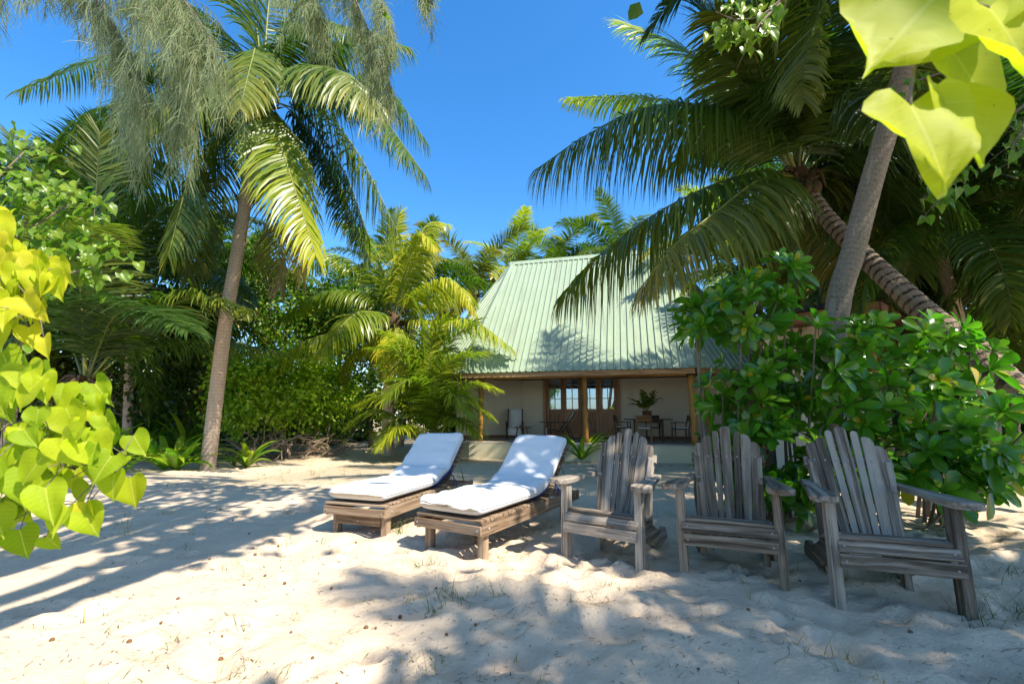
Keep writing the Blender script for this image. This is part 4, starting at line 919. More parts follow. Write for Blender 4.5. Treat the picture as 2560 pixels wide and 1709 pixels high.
def broadleaf(label, base, crowns, lsize, mat, seed, n=70, per=24, name='broadleaf_tree', cat='tree', group=None, spread=.32, bark='twig', r0=.12, wl=.7, shell=.5, dead=0):
    b = A(base, float); t = thing(name, label, cat, b, 0, group); R = np.random.default_rng(seed); mb = MB(); st = MB()
    for q, (c, r) in enumerate(crowns):
        c = A(c, float)-b; P, dn, ck, K = cloud(seed+q, c, r, n, per, spread, shell); k = len(P)
        ls = lsize*R.uniform(.7, 1.25, k); small_leaves(mb, P, dn, ls, ls*wl, np.clip(.05+.6*ck+R.normal(0, .12, k), 0, 1), seed=seed+q)
        f = c*A([.5, .5, .55])
        tube(st, spline([A([0, 0, -.2]), f*.5+R.normal(0, .08, 3), f, c], 14), np.linspace(r0, r0*.3, 14), 7)
        for kk in K[::max(1, len(K)//16)]:
            tube(st, qcurve(f, (f+kk)/2+R.normal(0, .15, 3)*A(r)*.5, kk, 8), np.linspace(r0*.35, .008, 8), 5)
    mb.obj('crown', M[mat], t); st.obj('trunk', M[bark], t)
    return t
def rosette(mb, c, d, n, L, R, tmin=.15):
    """whorl of spoon-shaped glossy leaves round the tip of a twig"""
    d = nrm(d); a = nrm(np.cross(d, A([.3, .5, .81]))); b = np.cross(d, a); ph0 = R.uniform(0, 6.28); base = R.uniform(0, .35)
    for k in range(n):
        f = (k+.5)/n; ph = ph0+k*2.4; inc = .25+1.25*f+R.uniform(-.12, .12); l = L*(.65+.5*f)*R.uniform(.8, 1.15)
        y = nrm((a*math.cos(ph)+b*math.sin(ph))*math.sin(inc)+d*math.cos(inc)); x = nrm(np.cross(y, d)); u = np.cross(x, y)
        tt = A([0, .22, .5, .74, .9, 1.0]); w = A([.04, .075, .15, .19, .15, .03])*l*R.uniform(.85, 1.2)
        V = []; rc = R.uniform(.15, .5)
        for t_, w_ in zip(tt, w):
            p = c+y*t_*l-u*rc*l*t_*t_*.5+A([0, 0, -.12])*l*t_*t_
            for s in (-1, 0, 1): V.append(p+x*s*w_+u*abs(s)*w_*.28)
        i = np.arange(5)[:, None]*3; j = np.arange(2)[None]
        mb.add(V, np.stack([i+j, i+j+1, i+4+j, i+3+j], -1).reshape(-1, 4), 0, min(1, max(0, tmin+.45*(1-f)+base*.6+R.uniform(-.1, .1)+(.6 if R.random() < .03 else 0)+(.25 if R.random() < .1 else 0))))
def scaevola(label, base, blobs, seed, L=.17):
    b = A(base, float); t = thing('glossy_shrub', label, 'shrub', b, 0, None); R = random.Random(seed); rn = np.random.default_rng(seed); mb = MB(); st = MB()
    for c, r, n in blobs:
        c = A(c, float)-b; r = A(r, float)
        for k in range(n):
            d = nrm(rn.normal(0, 1, 3)); q = R.uniform(.45, 1.0)**.6
            p = c+d*r*q
            if p[2] < .02: p[2] = R.uniform(.02, .2)
            dd = nrm(d*A([1, 1, .7])+A([0, 0, .45])+rn.normal(0, .25, 3))
            rosette(mb, p, dd, R.randint(9, 14), L*R.uniform(.75, 1.15), R)
            if k % 7 == 0:
                rt = A([c[0]*.8+R.uniform(-.2, .2), c[1]*.5+R.uniform(-.2, .3), -.1])
                tube(st, qcurve(rt, (rt*.45+p*.55)+A([R.uniform(-.15, .15), .12, .0]), p, 9), np.linspace(.022, .007, 9), 5)
    mb.obj('foliage', M['scaevola'], t); st.obj('stem', M['twig'], t); return t
# glossy shrubs behind the chairs
sb = A([2.75, 5.35, 0]); sb[2] = gz(sb[0], sb[1])
scaevola('tall glossy green shrub with leaf rosettes between the house and the grey palm', sb,
         [(D(1860, 770, 5.0), (.50, .5, .36), 26), (D(1760, 800, 5.0), (.28, .3, .22), 9), (D(1940, 705, 5.2), (.28, .4, .24), 9), (D(1890, 960, 5.1), (.42, .5, .5), 24), (D(2000, 900, 4.9), (.42, .5, .5), 24), (D(1920, 1140, 4.9), (.5, .45, .4), 26), (D(1960, 1215, 5.0), (.55, .3, .16), 14), (D(1800, 980, 5.0), (.12, .2, .22), 5), (D(1770, 1130, 5.2), (.15, .3, .2), 5)], 3, .235)
sb = A([4.35, 5.3, 0]); sb[2] = gz(sb[0], sb[1])
scaevola('lower spreading glossy shrub behind the right hand chair, in front of the pavilion', sb,
         [(D(2140, 870, 5.0), (.42, .5, .34), 17), (D(2290, 850, 5.1), (.45, .45, .26), 13), (D(2160, 1020, 4.8), (.45, .5, .42), 22), (D(2330, 960, 5.0), (.5, .5, .3), 11), (D(2250, 1150, 4.7), (.55, .5, .34), 20), (D(2420, 1110, 4.5), (.5, .45, .3), 13), (D(2530, 1060, 4.6), (.45, .4, .4), 12), (D(2090, 1190, 4.6), (.35, .4, .25), 12), (D(2430, 900, 5.1), (.4, .4, .22), 9), (D(2330, 1195, 4.6), (.5, .35, .2), 12), (D(2455, 1185, 4.5), (.4, .3, .18), 8)], 5, .235)

# big backlit leaves of the overhanging branch at the top right, close to the camera
t = thing('overhanging_branch', 'big translucent yellow-green heart leaves hanging close at the top right corner', 'tree branch', D(2500, -200, .8))
o0 = A(t.location[:])
st = MB()
def bigleaf(b, tip, w, N, ti, y0, y1, curl=.12):
    mb = MB(); B = D(b[0], b[1], y0); T = D(tip[0], tip[1], y1); heart(mb, B-o0, T-o0, N, w, .10, curl, ti); mb.obj('leaf', M['heart'], t)
    tw = D(2455, -90, .64); tube(st, qcurve(B-o0, (B+tw)/2-o0+A([0, .03, .02]), tw-o0, 10), [.0022]*10, 6)
bigleaf((2340, -10), (2180, 150), 1.12, (-.15, -.9, .35), .62, .56, .52)
bigleaf((2470, 20), (2640, 215), 1.25, (.1, -.95, .35), .75, .50, .47)
bigleaf((2372, 120), (2520, 300), 1.15, (.2, -.95, .1), .6, .55, .55)
bigleaf((2275, 262), (2395, 462), 1.06, (.0, -.92, .3), .72, .50, .47)
bigleaf((2380, 232), (2482, 402), 1.20, (.15, -.9, .3), .66, .52, .50)
tube(st, spline([A([2.2, .2, 4.2])-o0, A([1.5, .7, 2.8])-o0, D(2560, -330, .9)-o0, D(2510, -180, .75)-o0, D(2455, -90, .64)-o0], 24), np.linspace(.014, .003, 24), 8)
st.obj('twig', M['twig'], t)

# leafy branch close on the left
t = thing('overhanging_branch', 'sunlit yellow-green heart-leaved branch reaching in low at the left edge', 'tree branch', (-2.1, 1.15, .9)); o0 = A(t.location[:])
st = MB(); R = random.Random(5)
tw_ = [[(-260, 1010), (0, 1060), (170, 1130), (290, 1190), (330, 1215)], [(-260, 960), (-30, 980), (110, 1000), (200, 1060), (300, 1150)], [(-260, 1050), (-60, 1180), (90, 1260), (200, 1290)], [(-260, 820), (-60, 740), (60, 740), (150, 790)], [(-260, 700), (-80, 600), (0, 560)], [(-220, 760), (-20, 680), (90, 700), (140, 740)]]
for k, p in enumerate(tw_):
    P = spline([D(u-45, v-25 if k < 3 else v, 1.12+.05*(k % 3)) for u, v in p], 30)-o0; tube(st, P, np.linspace(.006, .002, 30), 6)
    nl = (44, 38, 34, 40, 30, 40)[k]
    for q in range(nl):
        f = .32+.68*(q+R.random()*.6)/nl; b = P[min(29, int(f*29.99))]; a = R.uniform(0, 6.28)
        pe = b+A([math.cos(a)*.075, R.uniform(-.11, .05), math.sin(a)*.08+.01]); L = R.uniform(.05, .088)*(1.0 if f < .85 else .8)
        tip = pe+nrm(A([R.uniform(-.5, .75), R.uniform(-.35, .1), -R.uniform(.55, 1.0)]))*L
        mb = MB(); heart(mb, pe, tip, (R.uniform(-.3, .5), -.8, R.uniform(.25, .9)), R.uniform(.85, 1.05), R.uniform(.1, .45), R.uniform(.05, .55), R.uniform(.1, .6)+(.4 if k > 2 else 0)+(.35 if R.random() < .08 else 0), R=R); mb.obj('leaf', M['heart'], t)
        tube(st, [b, (b+pe)/2+A([0, 0, .006]), pe], [.0012]*3, 5)
st.obj('twig', M['twig'], t)
# heart-leaved tree a few metres further left
hb = A([-5.7, 3.7, 0.]); hb[2] = gz(hb[0], hb[1]); t = thing('heart_leaved_tree', 'green heart-leaved tree reaching in from the left edge below the weeping needles', 'tree', hb)
mb = MB(); st = MB(); R = random.Random(8); cl = []
for u, v, y, n in ((60, 380, 4.4, 26), (30, 470, 4.3, 30), (110, 520, 4.4, 34), (190, 500, 4.5, 26), (60, 560, 4.3, 22), (150, 640, 4.5, 36), (230, 620, 4.6, 30), (90, 690, 4.4, 24), (30, 640, 4.3, 18), (-60, 520, 4.2, 40), (-90, 420, 4.2, 40), (-120, 650, 4.2, 40), (250, 660, 4.6, 10), (-80, 900, 4.2, 30), (-140, 1000, 4.2, 40)):
    c = D(u, v, y)-hb; tube(st, qcurve(A([0, 0, 1.2+R.random()]), (c+A([0, 0, 1.5]))*.5, c, 12), np.linspace(.035, .006, 12), 6)
    for q in range(int(n*1.35)):
        pe = c+A([R.gauss(0, .19), R.gauss(0, .2), R.gauss(0, .14)]); L = R.uniform(.085, .135)
        heart(mb, pe, pe+nrm(A([R.uniform(-.8, .8), R.uniform(-.7, .3), -R.uniform(.15, 1)]))*L, (R.uniform(-.3, .5), -.55, R.uniform(.4, 1)), .9, .2, .2, R.uniform(.1, .6)+(.25 if R.random() < .1 else 0), R=R)
mb.obj('crown', M['heart_green'], t); tube(st, spline([A([0, 0, -.2]), A([.05, 0, 1.]), A([-.1, .1, 2.4]), A([0, .1, 3.6])], 16), np.linspace(.09, .04, 16), 8); st.obj('trunk', M['twig'], t)

# branch hanging in from the top, right of centre, and the sprays under the big leaves
def spray(label, origin, paths, nl, L, seed, Y):
    t = thing('overhanging_branch', label, 'tree branch', origin); o0 = A(t.location[:]); mb = MB(); st = MB(); R = random.Random(seed)
    for p in paths:
        P = spline([D(u, v, Y+dy) for u, v, dy in p], 26)-o0; tube(st, P, np.linspace(.012, .003, 26), 6)
        for q in range(nl):
            f = R.uniform(.15, 1); b = P[int(f*25.9)]; pe = b+A([R.gauss(0, .05), R.gauss(0, .06), R.gauss(-.01, .05)]); l = L*R.uniform(.7, 1.2)
            heart(mb, pe, pe+nrm(A([R.uniform(-.7, .7), R.uniform(-.6, .2), -R.uniform(.3, 1)]))*l, (R.uniform(-.4, .4), -.7, R.uniform(.1, .9)), .8, .2, .2, R.uniform(.25, .75), R=R)
            tube(st, [b, pe], [.0018]*2, 4)
    mb.obj('foliage', M['heart_green'], t); st.obj('twig', M['twig'], t)
spray('green heart-leaved twig hanging from the top edge in front of the leaning palm fronds', D(2000, -150, 3.0), [[(2050, -120, 0), (1930, 20, 0), (1850, 50, 0), (1790, 30, .1)], [(1950, 10, 0), (1900, 60, -.1), (1870, 110, -.1)], [(1860, 45, 0), (1820, 70, .1), (1800, 110, .1)], [(2000, -60, 0), (1900, -40, .1), (1800, -20, .2)]], 26, .095, 4, 3.0)
spray('sparse green heart-leaved twig below the big leaves, against the dark palms', D(2640, 180, 3.2), [[(2640, 200, 0), (2480, 330, 0), (2400, 430, 0), (2330, 520, 0)], [(2420, 400, 0), (2370, 470, 0), (2300, 500, .1)], [(2620, 260, 0), (2540, 350, 0), (2520, 420, 0)], [(2640, 120, 0), (2560, 330, .1), (2560, 300, .2)], [(2600, 100, .2), (2300, 200, .3), (2230, 225, .3)]], 15, .095, 6, 3.2)

# ------------------------------------------------------------------ casuarina with weeping needles
cb = A([-6.3, 1.9, 0.]); cb[2] = gz(cb[0], cb[1]); t = thing('casuarina_tree', 'casuarina with grey-green weeping needles hanging over the top left of the scene', 'tree', cb)
st = MB(); tube(st, spline([A([0, 0, -.3]), A([.1, 0, 1.]), A([.15, .3, 3.8]), A([.5, .9, 6.6]), A([.75, 1.2, 9.4])], 40), np.linspace(.2, .06, 40), 12)
rn = np.random.default_rng(4); hub = A([.5, .8, 6.4]); SP_ = []
def cas_branch(pts, n_tw, tl, start=None):
    P = spline(([start] if start is not None else [hub+rn.normal(0, .2, 3)])+[D(u, v-45, y*.74)-cb for u, v, y in pts], 50); tube(st, P, np.linspace(.03, .004, 50), 6)
    f0 = 14
    tl *= .72; n_tw = int(n_tw*1.3)
    for k in range(n_tw):
        i = rn.integers(f0, 50); p = P[i]; d = P[min(49, i+1)]-P[i-1]; d = nrm(d)*.35+rn.normal(0, .32, 3)+A([0, 0, -.55]); l = tl*rn.uniform(.4, 1.15)
        e = p+nrm(d)*l*.75+A([0, 0, -l*.55]); Q = qcurve(p, (p+e)/2+nrm(d)*A([1, 1, 0])*l*.18, e, 7); tube(st, Q, np.linspace(.003, .001, 7), 4); SP_.append(Q)
cas_branch([(20, -200, 6.5), (90, -20, 6.8), (180, 10, 7.0)], 26, .8)
cas_branch([(130, -120, 6.8), (250, 60, 7.0), (330, 190, 7.0), (370, 290, 7.0)], 55, 1.0)
cas_branch([(200, -200, 6.5), (330, -20, 6.6), (440, 80, 6.6), (500, 170, 6.6)], 80, 1.25)
cas_branch([(220, -240, 6.3), (380, -40, 6.0), (470, 60, 6.0), (520, 130, 6.1)], 70, 1.15)
cas_branch([(150, -140, 7), (270, 90, 7.4), (330, 260, 7.6), (345, 400, 7.7)], 34, .9)
cas_branch([(250, -200, 6.8), (400, 100, 7.0), (450, 260, 7.1), (465, 370, 7.1)], 42, .9)
cas_branch([(300, -330, 6.6), (520, -150, 6.8), (640, -80, 6.8), (730, -20, 6.8)], 36, .7)
cas_branch([(420, -400, 7), (650, -160, 7.2), (760, 0, 7.3), (800, 80, 7.4)], 60, .9)
cas_branch([(500, -420, 7), (760, -150, 7.2), (880, 30, 7.3), (930, 150, 7.4), (975, 270, 7.4)], 64, .85)
cas_branch([(520, -440, 7.4), (760, -200, 7.6), (890, -40, 7.7), (960, 60, 7.7), (985, 170, 7.7)], 44, .75)
cas_branch([(560, -480, 6.6), (820, -240, 6.7), (980, -100, 6.8), (1060, -30, 6.8), (1080, 60, 6.8)], 34, .6)
cas_branch([(-60, -260, 6), (-40, -60, 6.2), (0, 0, 6.3)], 16, .7)
st.obj('trunk', M['twig'], t)
mb = MB(); per = 38; SPA = np.stack(SP_)                    # strands
n = len(SPA)*per; f = rn.random(n)*.98; q = np.repeat(np.arange(len(SPA)), per); fi = f*5.999; i0 = fi.astype(int); fr = (fi-i0)[:, None]
p = SPA[q, i0]*(1-fr)+SPA[q, np.minimum(6, i0+1)]*fr; d = nrm(SPA[q, 6]-SPA[q, 0])*.35+rn.normal(0, .38, (n, 3))+A([.0, 0, -.55]); d = nrm(d)
l = rn.uniform(.12, .29, n); V = []
for k in range(4):
    w = .0031*(1, 1, .8, .35)[k]; sd = nrm(np.cross(d, A([0, 1., .1])))
    V.append(np.stack([p-sd*w, p+sd*w], 1)); p = p+d*(l/3)[:, None]; d = nrm(d+A([0, 0, -.42]))
V = np.stack(V, 1); b = (np.arange(n)*8)[:, None, None]+(np.arange(3)*2)[None, :, None]+A([0, 1, 3, 2])[None, None]
mb.add(V, b.reshape(-1, 4), 0, np.repeat(np.clip(np.repeat(rn.normal(.45, .2, len(SPA)), per)+rn.normal(0, .12, n), 0, 1), 8)); mb.obj('crown', M['needle'], t)

# ------------------------------------------------------------------ thicket at the left and behind
def BT(label, u, v, Y, r, mat, seed, lsize=.14, n=60, per=24, name='broadleaf_tree', cat='tree', group='broadleaf trees in the left thicket', extra=(), **k):
    c = D(u, v, Y); cr = [(c, r)]+[(D(*e[:3]), e[3]) for e in extra]; b = A([c[0], Y+.2, -.3])
    return broadleaf(label, b, cr, lsize, mat, seed, n, per, name, cat, group, **k)
BT('leafy bush with pale sunny leaves over a tangle of dead twigs, at the path edge', 825, 985, 17.0, (1.35, 1.0, 1.75), 'bush_yellow', 61, .14, 170, 26, 'leafy_bush', 'bush', None, [(710, 970, 15.6, (1.6, 1.0, 1.55)), (600, 975, 14.8, (1.1, .7, 1.5))], spread=.2, r0=.05)
BT('mid green bush behind the dead twigs, right of the tall pale trunk', 660, 930, 17.4, (2.6, 1.0, 2.6), 'bush', 62, .14, 130, 26, 'leafy_bush', 'bush', None, spread=.26, r0=.06)
BT('bright heart-leaved tree between the tall trunk and the golden palm', 720, 770, 18.5, (2.6, 1.6, 1.5), 'bush', 63, .17, 130, 24, extra=[(630, 690, 19, (1.3, 1.4, 1.5)), (810, 800, 18.5, (1.4, 1.2, 1.3))])
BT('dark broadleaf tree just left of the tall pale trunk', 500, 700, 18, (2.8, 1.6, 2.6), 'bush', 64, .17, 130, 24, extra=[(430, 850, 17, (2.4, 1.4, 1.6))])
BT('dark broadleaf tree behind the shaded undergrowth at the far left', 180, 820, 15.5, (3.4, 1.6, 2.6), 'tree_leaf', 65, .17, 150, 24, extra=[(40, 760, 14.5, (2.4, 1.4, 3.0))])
BT('sunlit broadleaf tree far behind the golden palm', 880, 800, 24, (3.4, 2, 2.4), 'bush', 66, .22, 120, 22, extra=[(1000, 850, 25, (3, 2, 2))])
BT('dark leafy bush at the end of the sandy path, beside the short trunk', 930, 990, 20, (1.8, 1.2, 1.3), 'tree_leaf', 67, .16, 110, 24, 'leafy_bush', 'bush', None, spread=.28)
BT('low green bush left of the veranda, behind the seedling fronds', 1090, 960, 20.5, (1.5, 1.2, 1.5), 'bush', 68, .16, 90, 24, 'leafy_bush', 'bush', None, spread=.28)
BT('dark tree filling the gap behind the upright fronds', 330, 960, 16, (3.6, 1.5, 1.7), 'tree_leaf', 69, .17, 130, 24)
# dead twig tangle under the bush
def tangle(label, c, r, n, seed):
    t = thing('brushwood_pile', label, 'brushwood', c); R = np.random.default_rng(seed); mb = MB()
    for k in range(n):
        p = R.uniform(-1, 1, 3)*A(r); p[2] = abs(p[2])*.8; d = nrm(A([R.normal(0, 1), R.normal(0, .5), R.normal(.35, .6)])); l = R.uniform(.5, 1.7)
        P = np.stack([p+d*l*s+A([0, 0, -.25*s*s*l])+R.normal(0, .02, 3) for s in np.linspace(-.5, .5, 7)]); P[:, 2] = np.maximum(P[:, 2], .02)
        tube(mb, P, np.linspace(R.uniform(.008, .03), .004, 7), 5)
    tag(t); mb.obj('branches', M['deadtwig'], t); return t
p = G(680, 1110, -.2); tangle('tangle of dead brown branches under the leafy bush', (-8.1, 15.1, gz(-8.1, 15.1)), (1.7, .5, .9), 80, 3)
tangle('small heap of dry twigs at the right foot of the leafy bush', (-6.7, 16.4, gz(-6.7, 16.4)), (.9, .5, .7), 45, 4)
# strap-leaved undergrowth
def strap_plant(label, pos, n, L, W, seed, name='strap_leaved_plant', mat='strap', group=None, up=.9):
    t = thing(name, label, 'plant', pos, 0, group); R = random.Random(seed)
    for k in range(n):
        mb = MB(); a = k*2.4+R.uniform(-.4, .4); e = R.uniform(.45, 1.25)*up+.1; l = L*R.uniform(.7, 1.15); P = arc(e, l, R.uniform(.7, 1.7), 12, R.uniform(-.1, .1)); ca, sa = math.cos(a), math.sin(a)
        P = np.stack([P[:, 0]*ca-P[:, 1]*sa, P[:, 0]*sa+P[:, 1]*ca, P[:, 2]], 1); T = nrm(np.gradient(P, axis=0)); S = nrm(np.cross(T, A([0, 0, 1.]))); U = np.cross(S, T)
        w = W*np.interp(np.linspace(0, 1, 12), [0, .15, .5, .85, 1], [.35, .7, 1, .5, .02])*.5; V = []
        for i in range(12):
            for s in (-1, 0, 1): V.append(P[i]+S[i]*s*w[i]+U[i]*abs(s)*w[i]*.45)
        i = np.arange(11)[:, None]*3; j = np.arange(2)[None]
        mb.add(V, np.stack([i+j, i+j+1, i+4+j, i+3+j], -1).reshape(-1, 4), 0, R.uniform(.1, .75)); mb.obj('leaf', M[mat], t)
    return t
sp_lab = ['broad strap-leaved plant at the sand edge nearest the low sunlit branch', 'broad strap-leaved plant left of the tall pale trunk', 'strap-leaved plant in deep shade between its two larger neighbours', 'strap-leaved plant at the far left of the shaded undergrowth', 'strap-leaved plant touching the foot of the tall pale trunk', 'strap-leaved plant behind the front row of undergrowth', 'tall strap-leaved plant under the arching dark frond', 'strap-leaved plant growing at the far left behind the low branch']
for k, (u, v, dy, L) in enumerate(((330, 1128, .3, 1.5), (450, 1122, .3, 1.5), (390, 1125, .8, 1.4), (200, 1125, .3, 1.6), (560, 1118, 1.0, 1.1), (420, 1118, 1.6, 1.9), (300, 1120, 1.4, 1.9), (100, 1120, .5, 1.7))):
    p = G(u, v, -.12)*.90; p[1] += dy; p[2] = gz(p[0], p[1])-.02; strap_plant(sp_lab[k], p, 17, L*1.35, .2, 300+k, group='strap-leaved plants in the left undergrowth')
for k, (x, y, L_) in enumerate(((-8.0, 11.2, 1.15), (-7.0, 12.4, .95), (-8.6, 11.6, 1.7), (-9.4, 10.4, 1.5))):
    strap_plant(('bright strap-leaved plant in front of the undergrowth, left of the tall pale trunk', 'strap-leaved plant just behind the tall pale trunk', 'large strap-leaved plant in the middle of the left undergrowth', 'strap-leaved plant at the sand edge beside the near leaf cluster')[k], (x, y, gz(x, y)-.02), 17, L_, .19, 340+k, group='strap-leaved plants in the left undergrowth')
p = G(1455, 1140, -.22); p = p*.93; p[2] = gz(p[0], p[1])-.02; strap_plant('pale green strap-leaved plant before the middle veranda post', p, 26, 1.5, .13, 320, mat='strap', up=1.0)
p = G(1672, 1148, -.2); p[2] = gz(p[0], p[1])-.02; strap_plant('small green plant against the plinth, right of the first armchair', p, 7, .55, .1, 321)
p = G(1755, 1160, -.15)*.9; p[2] = gz(p[0], p[1])-.02; strap_plant('small low plant beside the middle armchair back', p, 7, .5, .12, 322)
p = G(585, 1150, -.1); p[2] = gz(p[0], p[1])-.02; strap_plant('little plant with yellowing leaves just right of the tall pale trunk', p, 7, .6, .09, 323)
# potted palm on the table
pt = A(w_(tx-.02, ty, FZ+.736)); t = thing('potted_palm', 'potted green palm in a glazed red pot on the oval veranda table', 'potted plant', pt)
mb = MB(); tube(mb, [A([0, 0, z]) for z in (0, .02, .12, .24, .27, .27, .2)], [.10, .12, .155, .15, .165, .14, .12], 20); mb.obj('pot', M['terracotta'], t)
for k in range(13):
    P = arc(random.uniform(.8, 1.5), random.uniform(.55, .9), random.uniform(.5, 1.5), 14); a = k*2.4; ca, sa = math.cos(a), math.sin(a); P = np.stack([P[:, 0]*ca, P[:, 0]*sa, P[:, 2]+.22], 1)
    link('frond', frond_mesh(P, 13, .2, .6, 4, .045, 700+k, mats=FR_MAT, base=.3, rr=.007), t)
# log
p = G(1245, 1141, -.24); p[2] = gz(p[0], p[1])+.12
t = thing('log', 'short charred log lying against the veranda plinth', 'log', p, hyaw+.1); mb = MB()
tube(mb, [(x, random.uniform(-.01, .01), random.uniform(-.01, .01)) for x in np.linspace(-.5, .5, 9)], [random.uniform(.11, .15) for _ in range(9)], 12); mb.obj('wood', M['log'], t)

# ------------------------------------------------------------------ pavilion behind the shrubs at the right
pc = D(2200, 752, 9.2); pv = thing('pavilion', 'low brown-roofed hut with cream walls behind the glossy shrubs at the right', 'hut', (pc[0], pc[1], 0), 0)
ra = math.radians(40); e1 = A([math.cos(ra), math.sin(ra), 0]); e2 = A([-math.sin(ra), math.cos(ra), 0]); zE = pc[2]; S_ = 6.0
pq = lambda a, b, z: e1*a+e2*b+A([0, 0, z])
def pbox(a0, b0, a1, b1, z0, z1, w, name, mat):
    p, q = pq(a0, b0, 0), pq(a1, b1, 0); d = q-p; mb = MB(); c = (p+q)/2; box(mb, (c[0], c[1], (z0+z1)/2), (np.linalg.norm(d), w, z1-z0), rot=RZ(math.atan2(d[1], d[0]))); return mb.obj(name, M[mat], pv)
pbox(.0, 0, S_, 0, zE-.26, zE, .04, 'fascia', 'fascia_dark'); pbox(0, .025, 0, 2.9, zE-.26, zE, .04, 'fascia', 'fascia_dark')
mb = MB(); ap = pq(S_/2, 1.5, zE+.8); cs = [pq(-.05, -.05, zE+.02), pq(S_, -.05, zE+.02), pq(S_, 2.9, zE+.02), pq(-.05, 2.9, zE+.02)]
mb.add(cs+[ap], [A([[0, 1, 4], [1, 2, 4], [2, 3, 4], [3, 0, 4]])], smooth=False); mb.obj('roof', M['fascia_dark'], pv)
mb = MB(); mb.add([pq(.03, .03, zE-.1), pq(S_, .03, zE-.1), pq(S_, 2.85, zE-.1), pq(.03, 2.85, zE-.1)], A([[3, 2, 1, 0]]), smooth=False); mb.obj('ceiling', M['fascia_dark'], pv)
for a, b in ((.3, .3), (3.2, .3), (.3, 2.6)):
    mb = MB(); c = pq(a, b, 0); tube(mb, [c+A([0, 0, z]) for z in np.linspace(-.3, zE-.26, 8)], [.075]*8, 12); mb.obj('post', M['pole'], pv)
pbox(1.5, 1.5, S_, 1.5, -.3, zE-.1, .14, 'wall', 'wall'); pbox(1.5, 1.58, 1.5, 2.8, -.3, zE-.1, .14, 'wall', 'wall')
pbox(2.6, 1.44, 3.5, 1.44, 0, 2.1, .05, 'door', 'door_wood')
# trees behind the right side
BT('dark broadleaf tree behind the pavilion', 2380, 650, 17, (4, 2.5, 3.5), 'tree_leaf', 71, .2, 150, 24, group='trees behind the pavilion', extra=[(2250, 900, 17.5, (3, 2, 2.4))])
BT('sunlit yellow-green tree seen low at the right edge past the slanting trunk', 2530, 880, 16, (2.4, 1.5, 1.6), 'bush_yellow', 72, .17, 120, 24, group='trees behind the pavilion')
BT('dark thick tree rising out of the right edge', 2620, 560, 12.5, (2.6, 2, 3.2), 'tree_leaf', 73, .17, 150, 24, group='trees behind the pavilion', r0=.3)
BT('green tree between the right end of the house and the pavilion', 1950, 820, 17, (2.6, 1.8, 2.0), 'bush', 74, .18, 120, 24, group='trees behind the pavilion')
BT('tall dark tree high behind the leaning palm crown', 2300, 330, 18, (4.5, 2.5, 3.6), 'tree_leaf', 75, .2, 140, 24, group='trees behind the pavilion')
# the wood all round, far off
mb = MB(); R_ = np.random.default_rng(77)
for k in range(60):
    a = math.radians(-78+156*k/59); r = 33+R_.uniform(-3, 4); c = A([math.sin(a)*r, math.cos(a)*r, R_.uniform(1.2, 2.6)])
    P, dn, ck, K = cloud(500+k, c, (2.6, 2.0, R_.uniform(2.2, 3.4)), 34, 24, .5, .3); P2, dn2, ck2, K2 = cloud(700+k, c*A([.8, .8, 0])+A([0, 0, .6]), (2.2, 1.4, 1.5), 22, 24, .45, .3)
    if abs(a+.24) > .09: P = np.concatenate([P, P2]); dn = np.concatenate([dn, dn2]); ck = np.concatenate([ck, ck2]); small_leaves(mb, P, dn, .38, .26, np.clip(.1+.5*ck, 0, 1), seed=k)
tag(mb.obj('woodland', M['tree_leaf']), 'dense green woodland closing the view behind the house and thicket', 'woodland', kind='stuff')

# ------------------------------------------------------------------ litter, grass, cones and twigs on the sand
def spot():
    while True:
        y = 1.3+11.5*random.random()**1.5; x = random.uniform(-1, 1)*(1.15*y+.6)
        if -9 < x < 7: return x, y
mb = MB(); n = 9500; P = A([spot() for _ in range(n)]); keep = vn(P[:, 0]/.9, P[:, 1]/.9, 31)+.35*vn(P[:, 0]/.25, P[:, 1]/.25, 32) > -.10; P = P[keep]; n = len(P)
z = A([gz(*p) for p in P]); an = RNG.uniform(0, 6.28, n); l = RNG.uniform(.004, .016, n)*np.where(RNG.random(n) < .06, 2.4, 1); w = RNG.uniform(.0008, .0019, n)*(1+.12*P[:, 1])
d = np.stack([np.cos(an), np.sin(an), RNG.uniform(-.1, .2, n)], 1)*l[:, None]; q = np.stack([-np.sin(an), np.cos(an), 0*an], 1)*w[:, None]; c = np.stack([P[:, 0], P[:, 1], z+.004+l*.12], 1)
V = np.stack([c-d-q, c-d+q, c+d+q, c+d-q, c+A([0, 0, .004])-q*.1], 1)[:, :4]; mb.add(V, (np.arange(n)*4)[:, None]+A([0, 1, 2, 3])[None], 0, .5, smooth=False)
tag(mb.obj('needle_litter', M['litter']), 'scattered dry needles and bark crumbs on the sand', 'litter', kind='stuff')
mb = MB(); R = random.Random(14)
tuft = []
for k in range(150):
    y = 1.5+4.2*R.random(); x = R.uniform(-.75, .75)*(1.0*y+.5)
    if x > 1.6 and R.random() < .8: continue
    tuft.append((x, y, R.randint(4, 11), R.uniform(.04, .12), R.uniform(.2, 1.1)))
for k in range(420):
    y = R.uniform(7, 13); x = R.uniform(-6, 5); tuft.append((x, y, R.randint(5, 10), R.uniform(.03, .08), R.uniform(.1, .8)))
for u, v in ((2455, 1555), (2440, 1535), (2555, 1480), (2530, 1500), (2545, 1440), (2420, 1470), (1005, 1330), (970, 1330), (1060, 1400), (1090, 1500), (1140, 1480)):
    p = G(u, v); tuft += [(p[0]+R.gauss(0, .03), p[1]+R.gauss(0, .03), 11, R.uniform(.09, .2), .1) for _ in range(2)]
